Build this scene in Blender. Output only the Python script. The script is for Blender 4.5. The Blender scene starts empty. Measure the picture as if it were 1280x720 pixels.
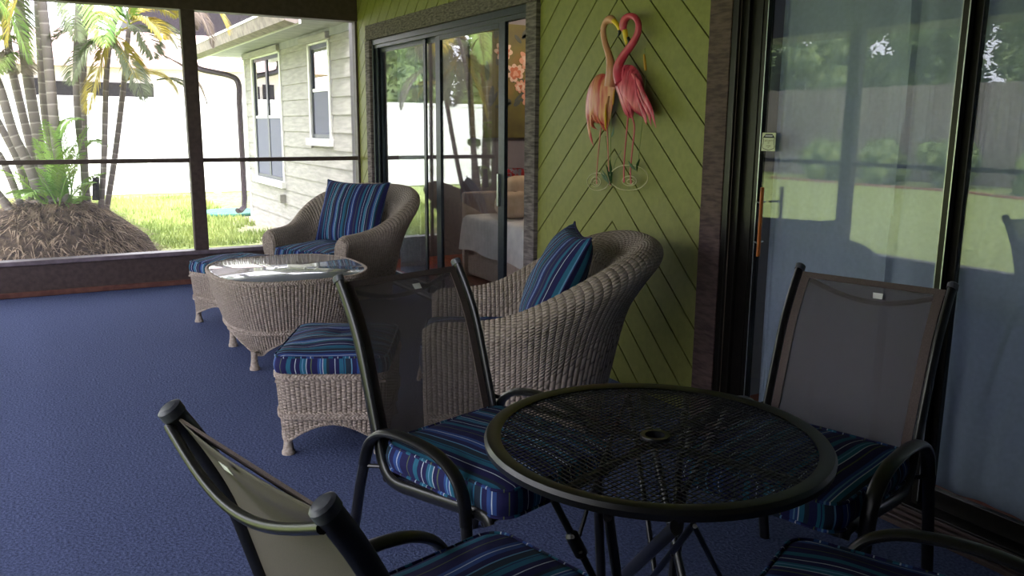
import bpy, math, random
from math import sin, cos, pi, sqrt, floor, atan2, radians, hypot
from mathutils import Vector, Matrix, noise
random.seed(7)
C = bpy.context.scene.collection
sc = bpy.context.scene
V = Vector

# ------------------------------------------------------------------ camera
F, YAW, PIT, ROL, EYE = 1044.26, 0.52035622, 0.19267316, 0.00783689, 1.42
fw = V((sin(YAW)*cos(PIT), cos(YAW)*cos(PIT), -sin(PIT)))
r0 = V((cos(YAW), -sin(YAW), 0)); u0 = r0.cross(fw)
rt = cos(ROL)*r0 + sin(ROL)*u0
up = -sin(ROL)*r0 + cos(ROL)*u0
cam = bpy.data.cameras.new('camera'); co = bpy.data.objects.new('camera', cam); C.objects.link(co)
cam.sensor_width = 36; cam.lens = F*36/1280; cam.clip_start = .02; cam.clip_end = 300
co.matrix_world = Matrix(((rt.x, up.x, -fw.x, 0), (rt.y, up.y, -fw.y, 0), (rt.z, up.z, -fw.z, EYE), (0, 0, 0, 1)))
sc.camera = co
def ray(x, y): return (fw*F + rt*(x-640) - up*(y-360))/F
def atx(x, y, X): d = ray(x, y); return V((0, 0, EYE)) + d*(X/d.x)
def aty(x, y, Y): d = ray(x, y); return V((0, 0, EYE)) + d*(Y/d.y)

W, L, XO, YB, CEIL, G = 2.78, 7.82, -0.95, -1.6, 2.86, -0.12   # house wall, far wall, side screen, added back wall

# ------------------------------------------------------------------ materials
def hexc(r, g, b):
    f = lambda c: ((c/255+.055)/1.055)**2.4 if c > 10 else c/255/12.92
    return (f(r), f(g), f(b), 1)
def newmat(name):
    m = bpy.data.materials.new(name); m.use_nodes = True; nt = m.node_tree; nt.nodes.clear()
    out = nt.nodes.new('ShaderNodeOutputMaterial')
    return m, nt, out
def N(nt, t, **k):
    n = nt.nodes.new(t)
    for a, b in k.items():
        if a.startswith('i_'): n.inputs[a[2:].replace('_', ' ')].default_value = b
        else: setattr(n, a, b)
    return n
def mathn(nt, op, a, b=None, c=None):
    n = nt.nodes.new('ShaderNodeMath'); n.operation = op
    for i, v in enumerate((a, b, c)):
        if v is None: continue
        if isinstance(v, (int, float)): n.inputs[i].default_value = v
        else: nt.links.new(v, n.inputs[i])
    return n.outputs[0]
def noisy(name, c1, c2, scale=8, rough=.7, bump=.2, detail=5, stretch=(1, 1, 1), spec=.4, metal=0, bdist=.01, lo=.35, hi=.65, coat=0):
    m, nt, out = newmat(name)
    b = N(nt, 'ShaderNodeBsdfPrincipled'); b.inputs['Roughness'].default_value = rough
    b.inputs['Specular IOR Level'].default_value = spec; b.inputs['Metallic'].default_value = metal
    b.inputs['Coat Weight'].default_value = coat
    tc = N(nt, 'ShaderNodeTexCoord'); mp = N(nt, 'ShaderNodeMapping'); mp.inputs['Scale'].default_value = stretch
    nt.links.new(tc.outputs['Object'], mp.inputs[0])
    nz = N(nt, 'ShaderNodeTexNoise'); nz.inputs['Scale'].default_value = scale; nz.inputs['Detail'].default_value = detail
    nt.links.new(mp.outputs[0], nz.inputs[0])
    cr = N(nt, 'ShaderNodeValToRGB'); e = cr.color_ramp.elements
    e[0].position = lo; e[0].color = c1; e[1].position = hi; e[1].color = c2
    nt.links.new(nz.outputs[0], cr.inputs[0]); nt.links.new(cr.outputs[0], b.inputs['Base Color'])
    if bump:
        bp = N(nt, 'ShaderNodeBump'); bp.inputs['Strength'].default_value = bump; bp.inputs['Distance'].default_value = bdist
        nt.links.new(nz.outputs[0], bp.inputs['Height']); nt.links.new(bp.outputs[0], b.inputs['Normal'])
    nt.links.new(b.outputs[0], out.inputs[0])
    return m
H = hexc
M = {}
M['carpet'] = noisy('carpet', H(60, 68, 100), H(88, 98, 136), 90, .95, .9, 6, bdist=.006, spec=.1)
M['green'] = noisy('green_paint', H(117, 118, 59), H(126, 127, 65), 30, .5, .08, bdist=.003, spec=.35)
M['groove'] = noisy('groove', H(68, 68, 35), H(76, 76, 39), 30, .8, 0)
M['darkbrown'] = noisy('dark_brown_paint', H(62, 50, 48), H(76, 62, 60), 25, .5, .15, bdist=.003)
M['maroon'] = noisy('maroon_trim', H(62, 46, 46), H(90, 72, 68), 14, .75, .8, stretch=(1, 1, 5), bdist=.006)
M['weather'] = noisy('weathered_wood', H(56, 50, 50), H(118, 108, 106), 22, .9, 1, stretch=(4, 1, 4), bdist=.008, lo=.3, hi=.7)
M['weatherv'] = noisy('weathered_wood_upright', H(62, 56, 57), H(124, 114, 114), 12, .9, 1, stretch=(1, 1, 6), bdist=.008, lo=.3, hi=.7)
M['sillm'] = noisy('sill_paint', H(92, 82, 88), H(112, 100, 108), 18, .45, .1)
M['base_red'] = noisy('base_red', H(84, 50, 44), H(104, 66, 56), 18, .7, .2)
M['ceiling'] = noisy('ceiling_paint', H(84, 78, 70), H(92, 86, 78), 6, .8, .1)
M['dark'] = noisy('dark_wall', H(70, 62, 58), H(80, 72, 66), 6, .8, .1)
M['bronze'] = noisy('bronze_frame', H(38, 44, 52), H(48, 54, 62), 40, .38, .03, metal=.4)
M['blackal'] = noisy('black_aluminium', H(20, 18, 17), H(28, 25, 23), 40, .35, .03, metal=.3)
M['alu'] = noisy('bare_aluminium', H(170, 175, 180), H(190, 195, 198), 40, .3, .02, metal=.9)
M['blackmetal'] = noisy('black_powdercoat', H(20, 20, 22), H(28, 28, 30), 200, .32, .1, bdist=.001, spec=.6)
M['tablemesh'] = noisy('table_mesh_metal', H(24, 25, 30), H(32, 33, 38), 200, .35, .1, bdist=.001, spec=.5)
M['cap'] = noisy('plastic_cap', H(70, 72, 82), H(88, 90, 98), 60, .35, .05)
M['white'] = noisy('white_paint', H(225, 225, 222), H(238, 238, 236), 12, .5, .05)
M['vinyl'] = noisy('white_vinyl', H(238, 239, 242), H(246, 246, 248), 3, .4, 0)
M['siding'] = noisy('siding_paint', H(152, 149, 146), H(174, 170, 166), 9, .7, .25, stretch=(1, .4, 3), bdist=.004)
M['soffit'] = noisy('soffit', H(138, 138, 142), H(158, 158, 160), 5, .6, .1)
M['guttertan'] = noisy('gutter_tan', H(118, 108, 102), H(150, 140, 132), 10, .7, .3)
M['pipe'] = noisy('brown_downspout', H(56, 46, 52), H(70, 58, 64), 20, .5, .1)
M['shingle'] = noisy('dark_shingle', H(32, 28, 34), H(48, 44, 50), 20, .9, .5)
M['stucco'] = noisy('pale_stucco', H(236, 226, 222), H(244, 236, 232), 30, .9, .2)
M['pinkroof'] = noisy('pink_roof', H(214, 176, 172), H(232, 200, 196), 14, .9, .4)
M['curtain_w'] = noisy('white_linen', H(200, 202, 206), H(222, 222, 224), 20, .9, .1)
M['bedwhite'] = noisy('coverlet', H(205, 200, 200), H(225, 220, 218), 9, .9, .35)
M['bedskirt'] = noisy('bed_skirt', H(178, 160, 150), H(192, 174, 164), 9, .9, .2, stretch=(6, 6, 1))
M['pillowbe'] = noisy('beige_pillow', H(186, 160, 132), H(206, 182, 156), 9, .9, .3)
M['redprint'] = noisy('red_print', H(150, 40, 44), H(120, 120, 130), 26, .9, .1, lo=.45, hi=.55)
M['woodfloor'] = noisy('red_wood_floor', H(110, 48, 30), H(150, 72, 44), 6, .35, .1, stretch=(8, 1, 1))
M['bedwall'] = noisy('bedroom_wall', H(112, 108, 116), H(120, 116, 124), 4, .8, 0)
M['screw'] = noisy('bright_screw', H(200, 200, 200), H(220, 220, 220), 60, .25, 0, metal=.8)
M['orange_wood'] = noisy('orange_wood', H(150, 78, 26), H(186, 104, 40), 14, .35, .1, stretch=(1, 1, .1))
M['bark'] = None
M['thatch'] = noisy('dead_thatch', H(52, 42, 36), H(104, 88, 74), 20, .95, .6, lo=.3, hi=.7)
M['thatchleaf'] = noisy('dry_root_strands', H(84, 68, 56), H(176, 154, 132), 9, .9, .2, lo=.35, hi=.65)
M['grassblade'] = noisy('grass_blade', H(122, 142, 72), H(184, 194, 120), 1.2, .8, 0)
M['leafgreen'] = noisy('leaf_green', H(66, 98, 50), H(160, 178, 108), 3, .5, 0)
M['leaflime'] = noisy('leaf_lime', H(104, 156, 70), H(178, 208, 112), 3, .5, 0)
M['leafdark'] = noisy('leaf_dark', H(44, 70, 36), H(124, 146, 84), 2.5, .5, 0)
M['leafyel'] = noisy('leaf_yellow', H(176, 160, 50), H(214, 196, 96), 3, .5, 0)
M['leafbrown'] = noisy('leaf_brown', H(128, 112, 100), H(170, 156, 146), 3, .7, 0)
M['leafgrey'] = noisy('leaf_grey_green', H(96, 104, 84), H(134, 146, 112), 3, .6, 0)
M['stem'] = noisy('tree_stem', H(88, 74, 62), H(128, 112, 98), 12, .9, .5)
M['shaft'] = noisy('orange_crownshaft', H(190, 120, 80), H(216, 156, 110), 9, .5, .1)
M['shaftg'] = noisy('green_crownshaft', H(130, 150, 90), H(168, 176, 120), 9, .5, .1)
M['teal'] = noisy('teal_tarp', H(50, 110, 96), H(80, 140, 120), 9, .7, .2)
M['boxgrey'] = noisy('grey_box', H(140, 138, 132), H(156, 154, 148), 9, .5, 0)
M['woodfence'] = noisy('grey_fence_boards', H(120, 112, 104), H(164, 154, 146), 6, .9, .5, stretch=(4, 4, .3), bdist=.01)
M['brickedge'] = noisy('edging', H(130, 90, 70), H(160, 120, 96), 9, .9, .3)

def lawnmat():
    m, nt, out = newmat('lawn'); b = N(nt, 'ShaderNodeBsdfPrincipled', i_Roughness=.95); b.inputs['Specular IOR Level'].default_value = .1
    tc = N(nt, 'ShaderNodeTexCoord')
    n1 = N(nt, 'ShaderNodeTexNoise'); n1.inputs['Scale'].default_value = 14; n1.inputs['Detail'].default_value = 8
    n2 = N(nt, 'ShaderNodeTexNoise'); n2.inputs['Scale'].default_value = .9; n2.inputs['Detail'].default_value = 5
    nt.links.new(tc.outputs['Object'], n1.inputs[0]); nt.links.new(tc.outputs['Object'], n2.inputs[0])
    c1 = N(nt, 'ShaderNodeValToRGB'); e = c1.color_ramp.elements
    e[0].position = .3; e[0].color = H(102, 124, 66); e[1].position = .68; e[1].color = H(176, 188, 118)
    nt.links.new(n1.outputs[0], c1.inputs[0])
    # bare sandy ground close to the porch sill
    sp = N(nt, 'ShaderNodeSeparateXYZ'); nt.links.new(tc.outputs['Object'], sp.inputs[0])
    d = mathn(nt, 'MULTIPLY', mathn(nt, 'SUBTRACT', 10.9, sp.outputs[1]), .9)
    s = mathn(nt, 'ADD', d, mathn(nt, 'MULTIPLY', mathn(nt, 'SUBTRACT', n2.outputs[0], .5), 5))
    # the strip beside the wing
    d2 = mathn(nt, 'MULTIPLY', mathn(nt, 'SUBTRACT', sp.outputs[0], 2.35), 2.0)
    s = mathn(nt, 'MAXIMUM', s, mathn(nt, 'ADD', d2, mathn(nt, 'MULTIPLY', mathn(nt, 'SUBTRACT', n2.outputs[0], .6), 4)))
    gate = mathn(nt, 'MULTIPLY', mathn(nt, 'MULTIPLY', mathn(nt, 'GREATER_THAN', sp.outputs[1], 7.0), mathn(nt, 'LESS_THAN', sp.outputs[1], 15)), mathn(nt, 'GREATER_THAN', sp.outputs[0], -1.6))
    s = mathn(nt, 'MULTIPLY', s, gate); s.node.use_clamp = True
    mx = N(nt, 'ShaderNodeMix', data_type='RGBA'); nt.links.new(s, mx.inputs[0]); nt.links.new(c1.outputs[0], mx.inputs[6])
    c2 = N(nt, 'ShaderNodeValToRGB'); e = c2.color_ramp.elements; e[0].color = H(150, 138, 120); e[1].color = H(205, 196, 180)
    nt.links.new(n1.outputs[0], c2.inputs[0]); nt.links.new(c2.outputs[0], mx.inputs[7])
    nt.links.new(mx.outputs[2], b.inputs['Base Color'])
    bp = N(nt, 'ShaderNodeBump'); bp.inputs['Strength'].default_value = .8; bp.inputs['Distance'].default_value = .05
    nt.links.new(n1.outputs[0], bp.inputs['Height']); nt.links.new(bp.outputs[0], b.inputs['Normal'])
    nt.links.new(b.outputs[0], out.inputs[0]); return m
M['lawn'] = lawnmat()

def barkmat():   # ringed palm stem: pale rings across a grey brown stem (v of the uv runs up the stem in metres)
    m, nt, out = newmat('palm_bark'); b = N(nt, 'ShaderNodeBsdfPrincipled', i_Roughness=.85)
    uv = N(nt, 'ShaderNodeUVMap'); sp = N(nt, 'ShaderNodeSeparateXYZ'); nt.links.new(uv.outputs[0], sp.inputs[0])
    nz = N(nt, 'ShaderNodeTexNoise'); nz.inputs['Scale'].default_value = 9
    tc = N(nt, 'ShaderNodeTexCoord'); nt.links.new(tc.outputs['Object'], nz.inputs[0])
    f = mathn(nt, 'FRACT', mathn(nt, 'ADD', mathn(nt, 'DIVIDE', sp.outputs[1], .11), mathn(nt, 'MULTIPLY', nz.outputs[0], .25)))
    cr = N(nt, 'ShaderNodeValToRGB'); e = cr.color_ramp.elements
    e[0].position = .1; e[0].color = H(174, 166, 164); e[1].position = .16; e[1].color = H(126, 117, 118)
    x = e.new(.9); x.color = H(142, 132, 132)
    nt.links.new(f, cr.inputs[0]); nt.links.new(cr.outputs[0], b.inputs['Base Color'])
    bp = N(nt, 'ShaderNodeBump'); bp.inputs['Strength'].default_value = .4; bp.inputs['Distance'].default_value = .01
    nt.links.new(nz.outputs[0], bp.inputs['Height']); nt.links.new(bp.outputs[0], b.inputs['Normal'])
    nt.links.new(b.outputs[0], out.inputs[0]); return m
M['bark'] = barkmat()

def wickermat(name, c1, c2, crevice_shade):
    m, nt, out = newmat(name); b = N(nt, 'ShaderNodeBsdfPrincipled', i_Roughness=.7); b.inputs['Specular IOR Level'].default_value = .25
    uv = N(nt, 'ShaderNodeUVMap'); sp = N(nt, 'ShaderNodeSeparateXYZ'); nt.links.new(uv.outputs[0], sp.inputs[0])
    u, v = sp.outputs[0], sp.outputs[1]
    ribp, wp = .022, .0135
    ru = mathn(nt, 'DIVIDE', u, ribp)
    rib = mathn(nt, 'ABSOLUTE', mathn(nt, 'SINE', mathn(nt, 'MULTIPLY', ru, pi)))
    par = mathn(nt, 'MULTIPLY', mathn(nt, 'FLOOR', ru), .5)
    wv = mathn(nt, 'ABSOLUTE', mathn(nt, 'SINE', mathn(nt, 'MULTIPLY', mathn(nt, 'ADD', mathn(nt, 'DIVIDE', v, wp), par), pi)))
    wv = mathn(nt, 'POWER', wv, .6)
    h = mathn(nt, 'MULTIPLY', mathn(nt, 'POWER', rib, .5), wv)
    tc = N(nt, 'ShaderNodeTexCoord'); nz = N(nt, 'ShaderNodeTexNoise'); nz.inputs['Scale'].default_value = 60
    nt.links.new(tc.outputs['Object'], nz.inputs[0])
    cr = N(nt, 'ShaderNodeValToRGB'); e = cr.color_ramp.elements
    e[0].position = .3; e[0].color = c1; e[1].position = .7; e[1].color = c2; nt.links.new(nz.outputs[0], cr.inputs[0])
    mx = N(nt, 'ShaderNodeMix', data_type='RGBA'); mx.inputs[6].default_value = crevice_shade  # crevice shade between the strands is put into the colour
    k = mathn(nt, 'MULTIPLY', h, 3.0); k.node.use_clamp = True
    nt.links.new(k, mx.inputs[0]); nt.links.new(cr.outputs[0], mx.inputs[7]); nt.links.new(mx.outputs[2], b.inputs['Base Color'])
    bp = N(nt, 'ShaderNodeBump'); bp.inputs['Strength'].default_value = 1; bp.inputs['Distance'].default_value = .005
    nt.links.new(h, bp.inputs['Height']); nt.links.new(bp.outputs[0], b.inputs['Normal'])
    nt.links.new(b.outputs[0], out.inputs[0]); return m
M['wicker'] = wickermat('wicker', H(146, 132, 121), H(174, 160, 148), H(70, 60, 55))
M['braid'] = noisy('wicker_rope', H(136, 122, 112), H(182, 168, 156), 70, .7, .3, bdist=.003)

STR = [  # stripes of the outdoor fabric over one repeat of 0.26 m
 (0, 'n'), (.045, 'w'), (.052, 'n'), (.10, 't'), (.125, 'l'), (.135, 't'), (.165, 'w'), (.172, 'n'), (.215, 'o'), (.228, 'n'),
 (.29, 'b'), (.315, 'l'), (.325, 'b'), (.345, 'w'), (.352, 't'), (.39, 'd'), (.42, 'n'), (.48, 'w'), (.486, 'n'), (.53, 't'), (.575, 'n'), (.585, 't'),
 (.60, 'd'), (.66, 'l'), (.668, 'n'), (.72, 'b'), (.76, 'w'), (.767, 'b'), (.80, 'n'), (.88, 'o'), (.89, 'n'), (.95, 't')]
SC = dict(n=H(30, 30, 74), w=H(176, 186, 200), t=H(36, 92, 118), l=H(92, 134, 168), o=H(84, 96, 68), b=H(44, 70, 128), d=H(32, 44, 60))
def fabric():
    m, nt, out = newmat('striped_fabric'); b = N(nt, 'ShaderNodeBsdfPrincipled', i_Roughness=.85); b.inputs['Specular IOR Level'].default_value = .25
    uv = N(nt, 'ShaderNodeUVMap'); sp = N(nt, 'ShaderNodeSeparateXYZ'); nt.links.new(uv.outputs[0], sp.inputs[0])
    f = mathn(nt, 'FRACT', mathn(nt, 'DIVIDE', sp.outputs[0], .36))
    cr = N(nt, 'ShaderNodeValToRGB'); cr.color_ramp.interpolation = 'CONSTANT'; e = cr.color_ramp.elements
    e[0].position = 0; e[0].color = SC['n']; e[1].position = STR[1][0]; e[1].color = SC[STR[1][1]]
    for p, c in STR[2:]:
        x = e.new(p); x.color = SC[c]
    nt.links.new(f, cr.inputs[0]); nt.links.new(cr.outputs[0], b.inputs['Base Color'])
    tc = N(nt, 'ShaderNodeTexCoord'); nz = N(nt, 'ShaderNodeTexNoise'); nz.inputs['Scale'].default_value = 14
    nt.links.new(tc.outputs['Object'], nz.inputs[0])
    bp = N(nt, 'ShaderNodeBump'); bp.inputs['Strength'].default_value = .35; bp.inputs['Distance'].default_value = .02
    nt.links.new(nz.outputs[0], bp.inputs['Height']); nt.links.new(bp.outputs[0], b.inputs['Normal'])
    nt.links.new(b.outputs[0], out.inputs[0]); return m
M['fabric'] = fabric()

def seethrough(name, col, transp, trans_part=.0, scale=400, rough=.8, tint=(1, 1, 1, 1)):
    """woven mesh, screen or sheer: part of the light passes straight through the gaps"""
    m, nt, out = newmat(name)
    t = N(nt, 'ShaderNodeBsdfTransparent'); t.inputs[0].default_value = tint
    d = N(nt, 'ShaderNodeBsdfPrincipled', i_Roughness=rough); d.inputs['Specular IOR Level'].default_value = .2
    tc = N(nt, 'ShaderNodeTexCoord'); nz = N(nt, 'ShaderNodeTexNoise'); nz.inputs['Scale'].default_value = scale
    nt.links.new(tc.outputs['Object'], nz.inputs[0])
    cr = N(nt, 'ShaderNodeValToRGB'); e = cr.color_ramp.elements
    e[0].position = .3; e[0].color = tuple(c*.85 for c in col[:3])+(1,); e[1].position = .7; e[1].color = col
    nt.links.new(nz.outputs[0], cr.inputs[0]); nt.links.new(cr.outputs[0], d.inputs['Base Color'])
    sh = d.outputs[0]
    if trans_part:
        tl = N(nt, 'ShaderNodeBsdfTranslucent'); tl.inputs[0].default_value = col
        a = N(nt, 'ShaderNodeMixShader'); a.inputs[0].default_value = trans_part
        nt.links.new(sh, a.inputs[1]); nt.links.new(tl.outputs[0], a.inputs[2]); sh = a.outputs[0]
    mx = N(nt, 'ShaderNodeMixShader'); mx.inputs[0].default_value = 1-transp
    nt.links.new(t.outputs[0], mx.inputs[1]); nt.links.new(sh, mx.inputs[2]); nt.links.new(mx.outputs[0], out.inputs[0])
    return m
M['screen'] = seethrough('insect_screen', H(120, 120, 130), .80, .35)
M['sling'] = seethrough('sling_mesh', H(108, 100, 100), .44, .15)
M['sling_dark'] = seethrough('sling_mesh_rear', H(104, 98, 92), .10, .1)
M['sheer'] = seethrough('sheer_curtain', H(206, 214, 232), .10, .35, 60)

def glassmat(name, tint, boost=1.0):
    m, nt, out = newmat(name)
    t = N(nt, 'ShaderNodeBsdfTransparent'); t.inputs[0].default_value = tint
    g = N(nt, 'ShaderNodeBsdfGlossy'); g.inputs['Roughness'].default_value = 0
    lw = N(nt, 'ShaderNodeLayerWeight'); lw.inputs[0].default_value = .5
    nz = N(nt, 'ShaderNodeTexNoise'); nz.inputs['Scale'].default_value = .8
    tc = N(nt, 'ShaderNodeTexCoord'); nt.links.new(tc.outputs['Object'], nz.inputs[0])
    bp = N(nt, 'ShaderNodeBump'); bp.inputs['Strength'].default_value = .02; bp.inputs['Distance'].default_value = .01
    nt.links.new(nz.outputs[0], bp.inputs['Height']); nt.links.new(bp.outputs[0], g.inputs['Normal'])
    k = mathn(nt, 'MULTIPLY', mathn(nt, 'ADD', .043, mathn(nt, 'MULTIPLY', mathn(nt, 'POWER', lw.outputs['Facing'], 5), .95)), boost); k.node.use_clamp = True
    mx = N(nt, 'ShaderNodeMixShader'); nt.links.new(k, mx.inputs[0])
    nt.links.new(t.outputs[0], mx.inputs[1]); nt.links.new(g.outputs[0], mx.inputs[2]); nt.links.new(mx.outputs[0], out.inputs[0])
    return m
M['glass'] = glassmat('pane_glass', (.93, .95, .95, 1), 1.45)
M['glass2'] = glassmat('double_pane_glass', (.9, .93, .94, 1), 2.1)
M['wglass'] = glassmat('window_glass', (.8, .84, .86, 1), 3.0)

def tabletop():
    m, nt, out = newmat('glass_over_white'); b = N(nt, 'ShaderNodeBsdfPrincipled', i_Roughness=.25)
    b.inputs['Coat Weight'].default_value = 1; b.inputs['Coat Roughness'].default_value = .015; b.inputs['Coat IOR'].default_value = 1.9
    nz = N(nt, 'ShaderNodeTexNoise'); nz.inputs['Scale'].default_value = 5
    cr = N(nt, 'ShaderNodeValToRGB'); e = cr.color_ramp.elements; e[0].color = H(110, 116, 126); e[1].color = H(132, 138, 148)
    nt.links.new(nz.outputs[0], cr.inputs[0]); nt.links.new(cr.outputs[0], b.inputs['Base Color']); nt.links.new(b.outputs[0], out.inputs[0]); return m
M['glasstop'] = tabletop()
def emit(name, col, s):
    m, nt, out = newmat(name); e = N(nt, 'ShaderNodeEmission'); e.inputs[0].default_value = col; e.inputs[1].default_value = s
    nt.links.new(e.outputs[0], out.inputs[0]); return m
M['bulb'] = emit('lit_bulb', (1, .8, .5, 1), 30)
def plain(name, c, rough=.6, c2=None, scale=20, **k): return noisy(name, c, c2 or tuple(x*1.15 for x in c[:3])+(1,), scale, rough, .1, bdist=.003, **k)

# ------------------------------------------------------------------ mesh helper
def tag(o, label=None, cat=None, group=None, kind=None):
    if label: o['label'] = label
    if cat: o['category'] = cat
    if group: o['group'] = group
    if kind: o['kind'] = kind
    return o
def empty(name, loc, rz=0, label=None, cat=None, group=None):
    o = bpy.data.objects.new(name, None); C.objects.link(o); o.location = loc; o.rotation_euler = (0, 0, rz)
    o.empty_display_size = .1
    return tag(o, label, cat, group)
class MB:
    def __init__(s): s.v = []; s.f = []; s.uv = []; s.mi = []
    def face(s, idx, uv=None, mi=0): s.f.append(tuple(idx)); s.uv.append(uv); s.mi.append(mi)
    def add(s, vs):
        n = len(s.v); s.v.extend([tuple(p) for p in vs]); return n
    def box(s, a, b, mi=0, mat=None):
        (x0, y0, z0), (x1, y1, z1) = a, b
        P = [V(p) for p in ((x0, y0, z0), (x1, y0, z0), (x1, y1, z0), (x0, y1, z0), (x0, y0, z1), (x1, y0, z1), (x1, y1, z1), (x0, y1, z1))]
        if mat: P = [mat @ p for p in P]
        n = s.add(P)
        for q in ((0, 3, 2, 1), (4, 5, 6, 7), (0, 1, 5, 4), (1, 2, 6, 5), (2, 3, 7, 6), (3, 0, 4, 7)): s.face([n+i for i in q], None, mi)
        return s
    def grid(s, rows, closed_u=False, uvf=None, mi=0):
        """rows: list of lists of points, all of one length"""
        n = len(s.v); R, K = len(rows), len(rows[0])
        for r in rows: s.v.extend([tuple(p) for p in r])
        for i in range(R-1):
            for j in range(K if closed_u else K-1):
                j2 = (j+1) % K
                q = (n+i*K+j, n+i*K+j2, n+(i+1)*K+j2, n+(i+1)*K+j)
                s.face(q, [uvf(i, j), uvf(i, j+1), uvf(i+1, j+1), uvf(i+1, j)] if uvf else None, mi)
        return n
    def tube(s, pts, rad, sides=10, cap=True, flat=None, ref=None, closed=False, mi=0):
        pts = [V(p) for p in pts]; K = len(pts)
        rads = rad if isinstance(rad, (list, tuple)) else [rad]*K
        rows = []; prev = None; lenv = 0; ls = []
        for i, p in enumerate(pts):
            a = pts[(i-1) % K] if (closed or i > 0) else p; b = pts[(i+1) % K] if (closed or i < K-1) else p
            t = (b-a).normalized()
            if ref is not None: x = V(ref)
            else: x = prev if prev is not None else (V((0, 0, 1)) if abs(t.z) < .9 else V((1, 0, 0)))
            x = (x - t*x.dot(t))
            x = x.normalized() if x.length > 1e-6 else t.orthogonal().normalized()
            prev = x; y = t.cross(x)
            fa, fb = flat if flat else (1, 1)
            rows.append([p + x*(cos(2*pi*k/sides)*rads[i]*fa) + y*(sin(2*pi*k/sides)*rads[i]*fb) for k in range(sides)])
            if i: lenv += (p-pts[i-1]).length
            ls.append(lenv)
        if closed: rows.append(rows[0]); ls.append(lenv+.01)
        n = s.grid(rows, True, lambda i, j: (j/sides*2*pi*rads[min(i, K-1)], ls[min(i, len(ls)-1)]), mi)
        if cap and not closed:
            s.face([n+k for k in range(sides)][::-1], None, mi); s.face([n+(K-1)*sides+k for k in range(sides)], None, mi)
        return s
    def lathe(s, prof, sides=24, cen=(0, 0, 0), mi=0):
        rows = [[V((cen[0]+r*cos(2*pi*k/sides), cen[1]+r*sin(2*pi*k/sides), cen[2]+z)) for k in range(sides)] for r, z in prof]
        n = s.grid(rows, True, None, mi)
        s.face([n+k for k in range(sides)][::-1], None, mi); s.face([n+(len(prof)-1)*sides+k for k in range(sides)], None, mi); return s
    def prism(s, poly, h, ax=0, off=0, mi=0):
        """2D polygon extruded: ax=0 -> polygon in (y,z), from x=off to off+h"""
        def P(a, b, c): return {0: (c, a, b), 1: (a, c, b), 2: (a, b, c)}[ax]
        n = s.add([P(a, b, off) for a, b in poly]); k = len(poly); s.add([P(a, b, off+h) for a, b in poly])
        s.face([n+i for i in range(k)], None, mi); s.face([n+k+i for i in range(k)][::-1], None, mi)
        for i in range(k): s.face((n+i, n+(i+1) % k, n+k+(i+1) % k, n+k+i)[::-1], None, mi)
        return s
    def build(s, name, mat, parent=None, label=None, cat=None, group=None, kind=None, smooth=True, loc=None, world=False, bevel=0, fixn=True):
        off = V((0, 0, 0))
        if parent is not None and world: off = parent.location.copy()
        if loc is not None and parent is None: off = V(loc)
        me = bpy.data.meshes.new(name); me.from_pydata([tuple(V(p)-off) for p in s.v] if off.length else s.v, [], s.f)
        for m in (mat if isinstance(mat, (list, tuple)) else [mat]): me.materials.append(m)
        if any(u for u in s.uv):
            ul = me.uv_layers.new(name='UVMap'); d = ul.data; li = 0
            for f, u in zip(s.f, s.uv):
                for k in range(len(f)):
                    if u: d[li].uv = u[k]
                    li += 1
        if any(s.mi): me.polygons.foreach_set('material_index', s.mi)
        if fixn:
            import bmesh
            bm = bmesh.new(); bm.from_mesh(me); bmesh.ops.recalc_face_normals(bm, faces=bm.faces[:]); bm.to_mesh(me); bm.free()
        if smooth:
            me.shade_smooth()
            try: me.set_sharp_from_angle(angle=radians(38))
            except Exception: pass
        o = bpy.data.objects.new(name, me); C.objects.link(o)
        if parent is not None: o.parent = parent
        elif loc is not None: o.location = loc
        if bevel:
            b = o.modifiers.new('bevel', 'BEVEL'); b.width = bevel; b.segments = 2; b.limit_method = 'ANGLE'
        return tag(o, label, cat, group, kind)
def copy_tree(o, parent=None):
    c = o.copy(); C.objects.link(c)
    if parent is not None: c.parent = parent
    for ch in list(o.children): copy_tree(ch, c)
    return c
def catmull(P, n):
    P = [V(p) for p in P]; out = []
    for i in range(len(P)-1):
        a, b, c, d = P[max(i-1, 0)], P[i], P[i+1], P[min(i+2, len(P)-1)]
        for k in range(n):
            t = k/n; out.append(.5*((2*b)+(c-a)*t+(2*a-5*b+4*c-d)*t*t+(3*b-a-3*c+d)*t**3))
    out.append(P[-1]); return out
def sbox(name, a, b, mat, bevel=.004, kind='structure', parent=None, **k):
    c = ((a[0]+b[0])/2, (a[1]+b[1])/2, min(a[2], b[2]))
    m = MB(); m.box(a, b)
    return m.build(name, mat, parent, kind=kind if parent is None else None, loc=c if parent is None else None, world=parent is not None, smooth=False, bevel=bevel, **k)

# ------------------------------------------------------------------ room shell
sbox('floor', (XO-.1, YB, -.1), (W-.0, L+.02, 0), M['carpet'], 0, label='blue carpet floor of the screened porch')
sbox('ceiling', (XO-.1, YB, CEIL), (W+.1, L+.1, CEIL+.1), M['ceiling'], 0)
sbox('wall_back_blocker', (XO-.1, YB-.1, -.1), (W+3.6, YB, CEIL+.1), M['dark'], 0)  # unseen, added as a solid wall to keep the near area dark
T2 = dict(L=7.54, JL=7.41, R=4.53, JR=4.66, top=2.162, ttop=2.29)   # left sliding door opening (y, z)
D2 = dict(L=3.0, JL=2.86, R=-1.0, top=2.13, ttop=2.26)              # right sliding door
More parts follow.
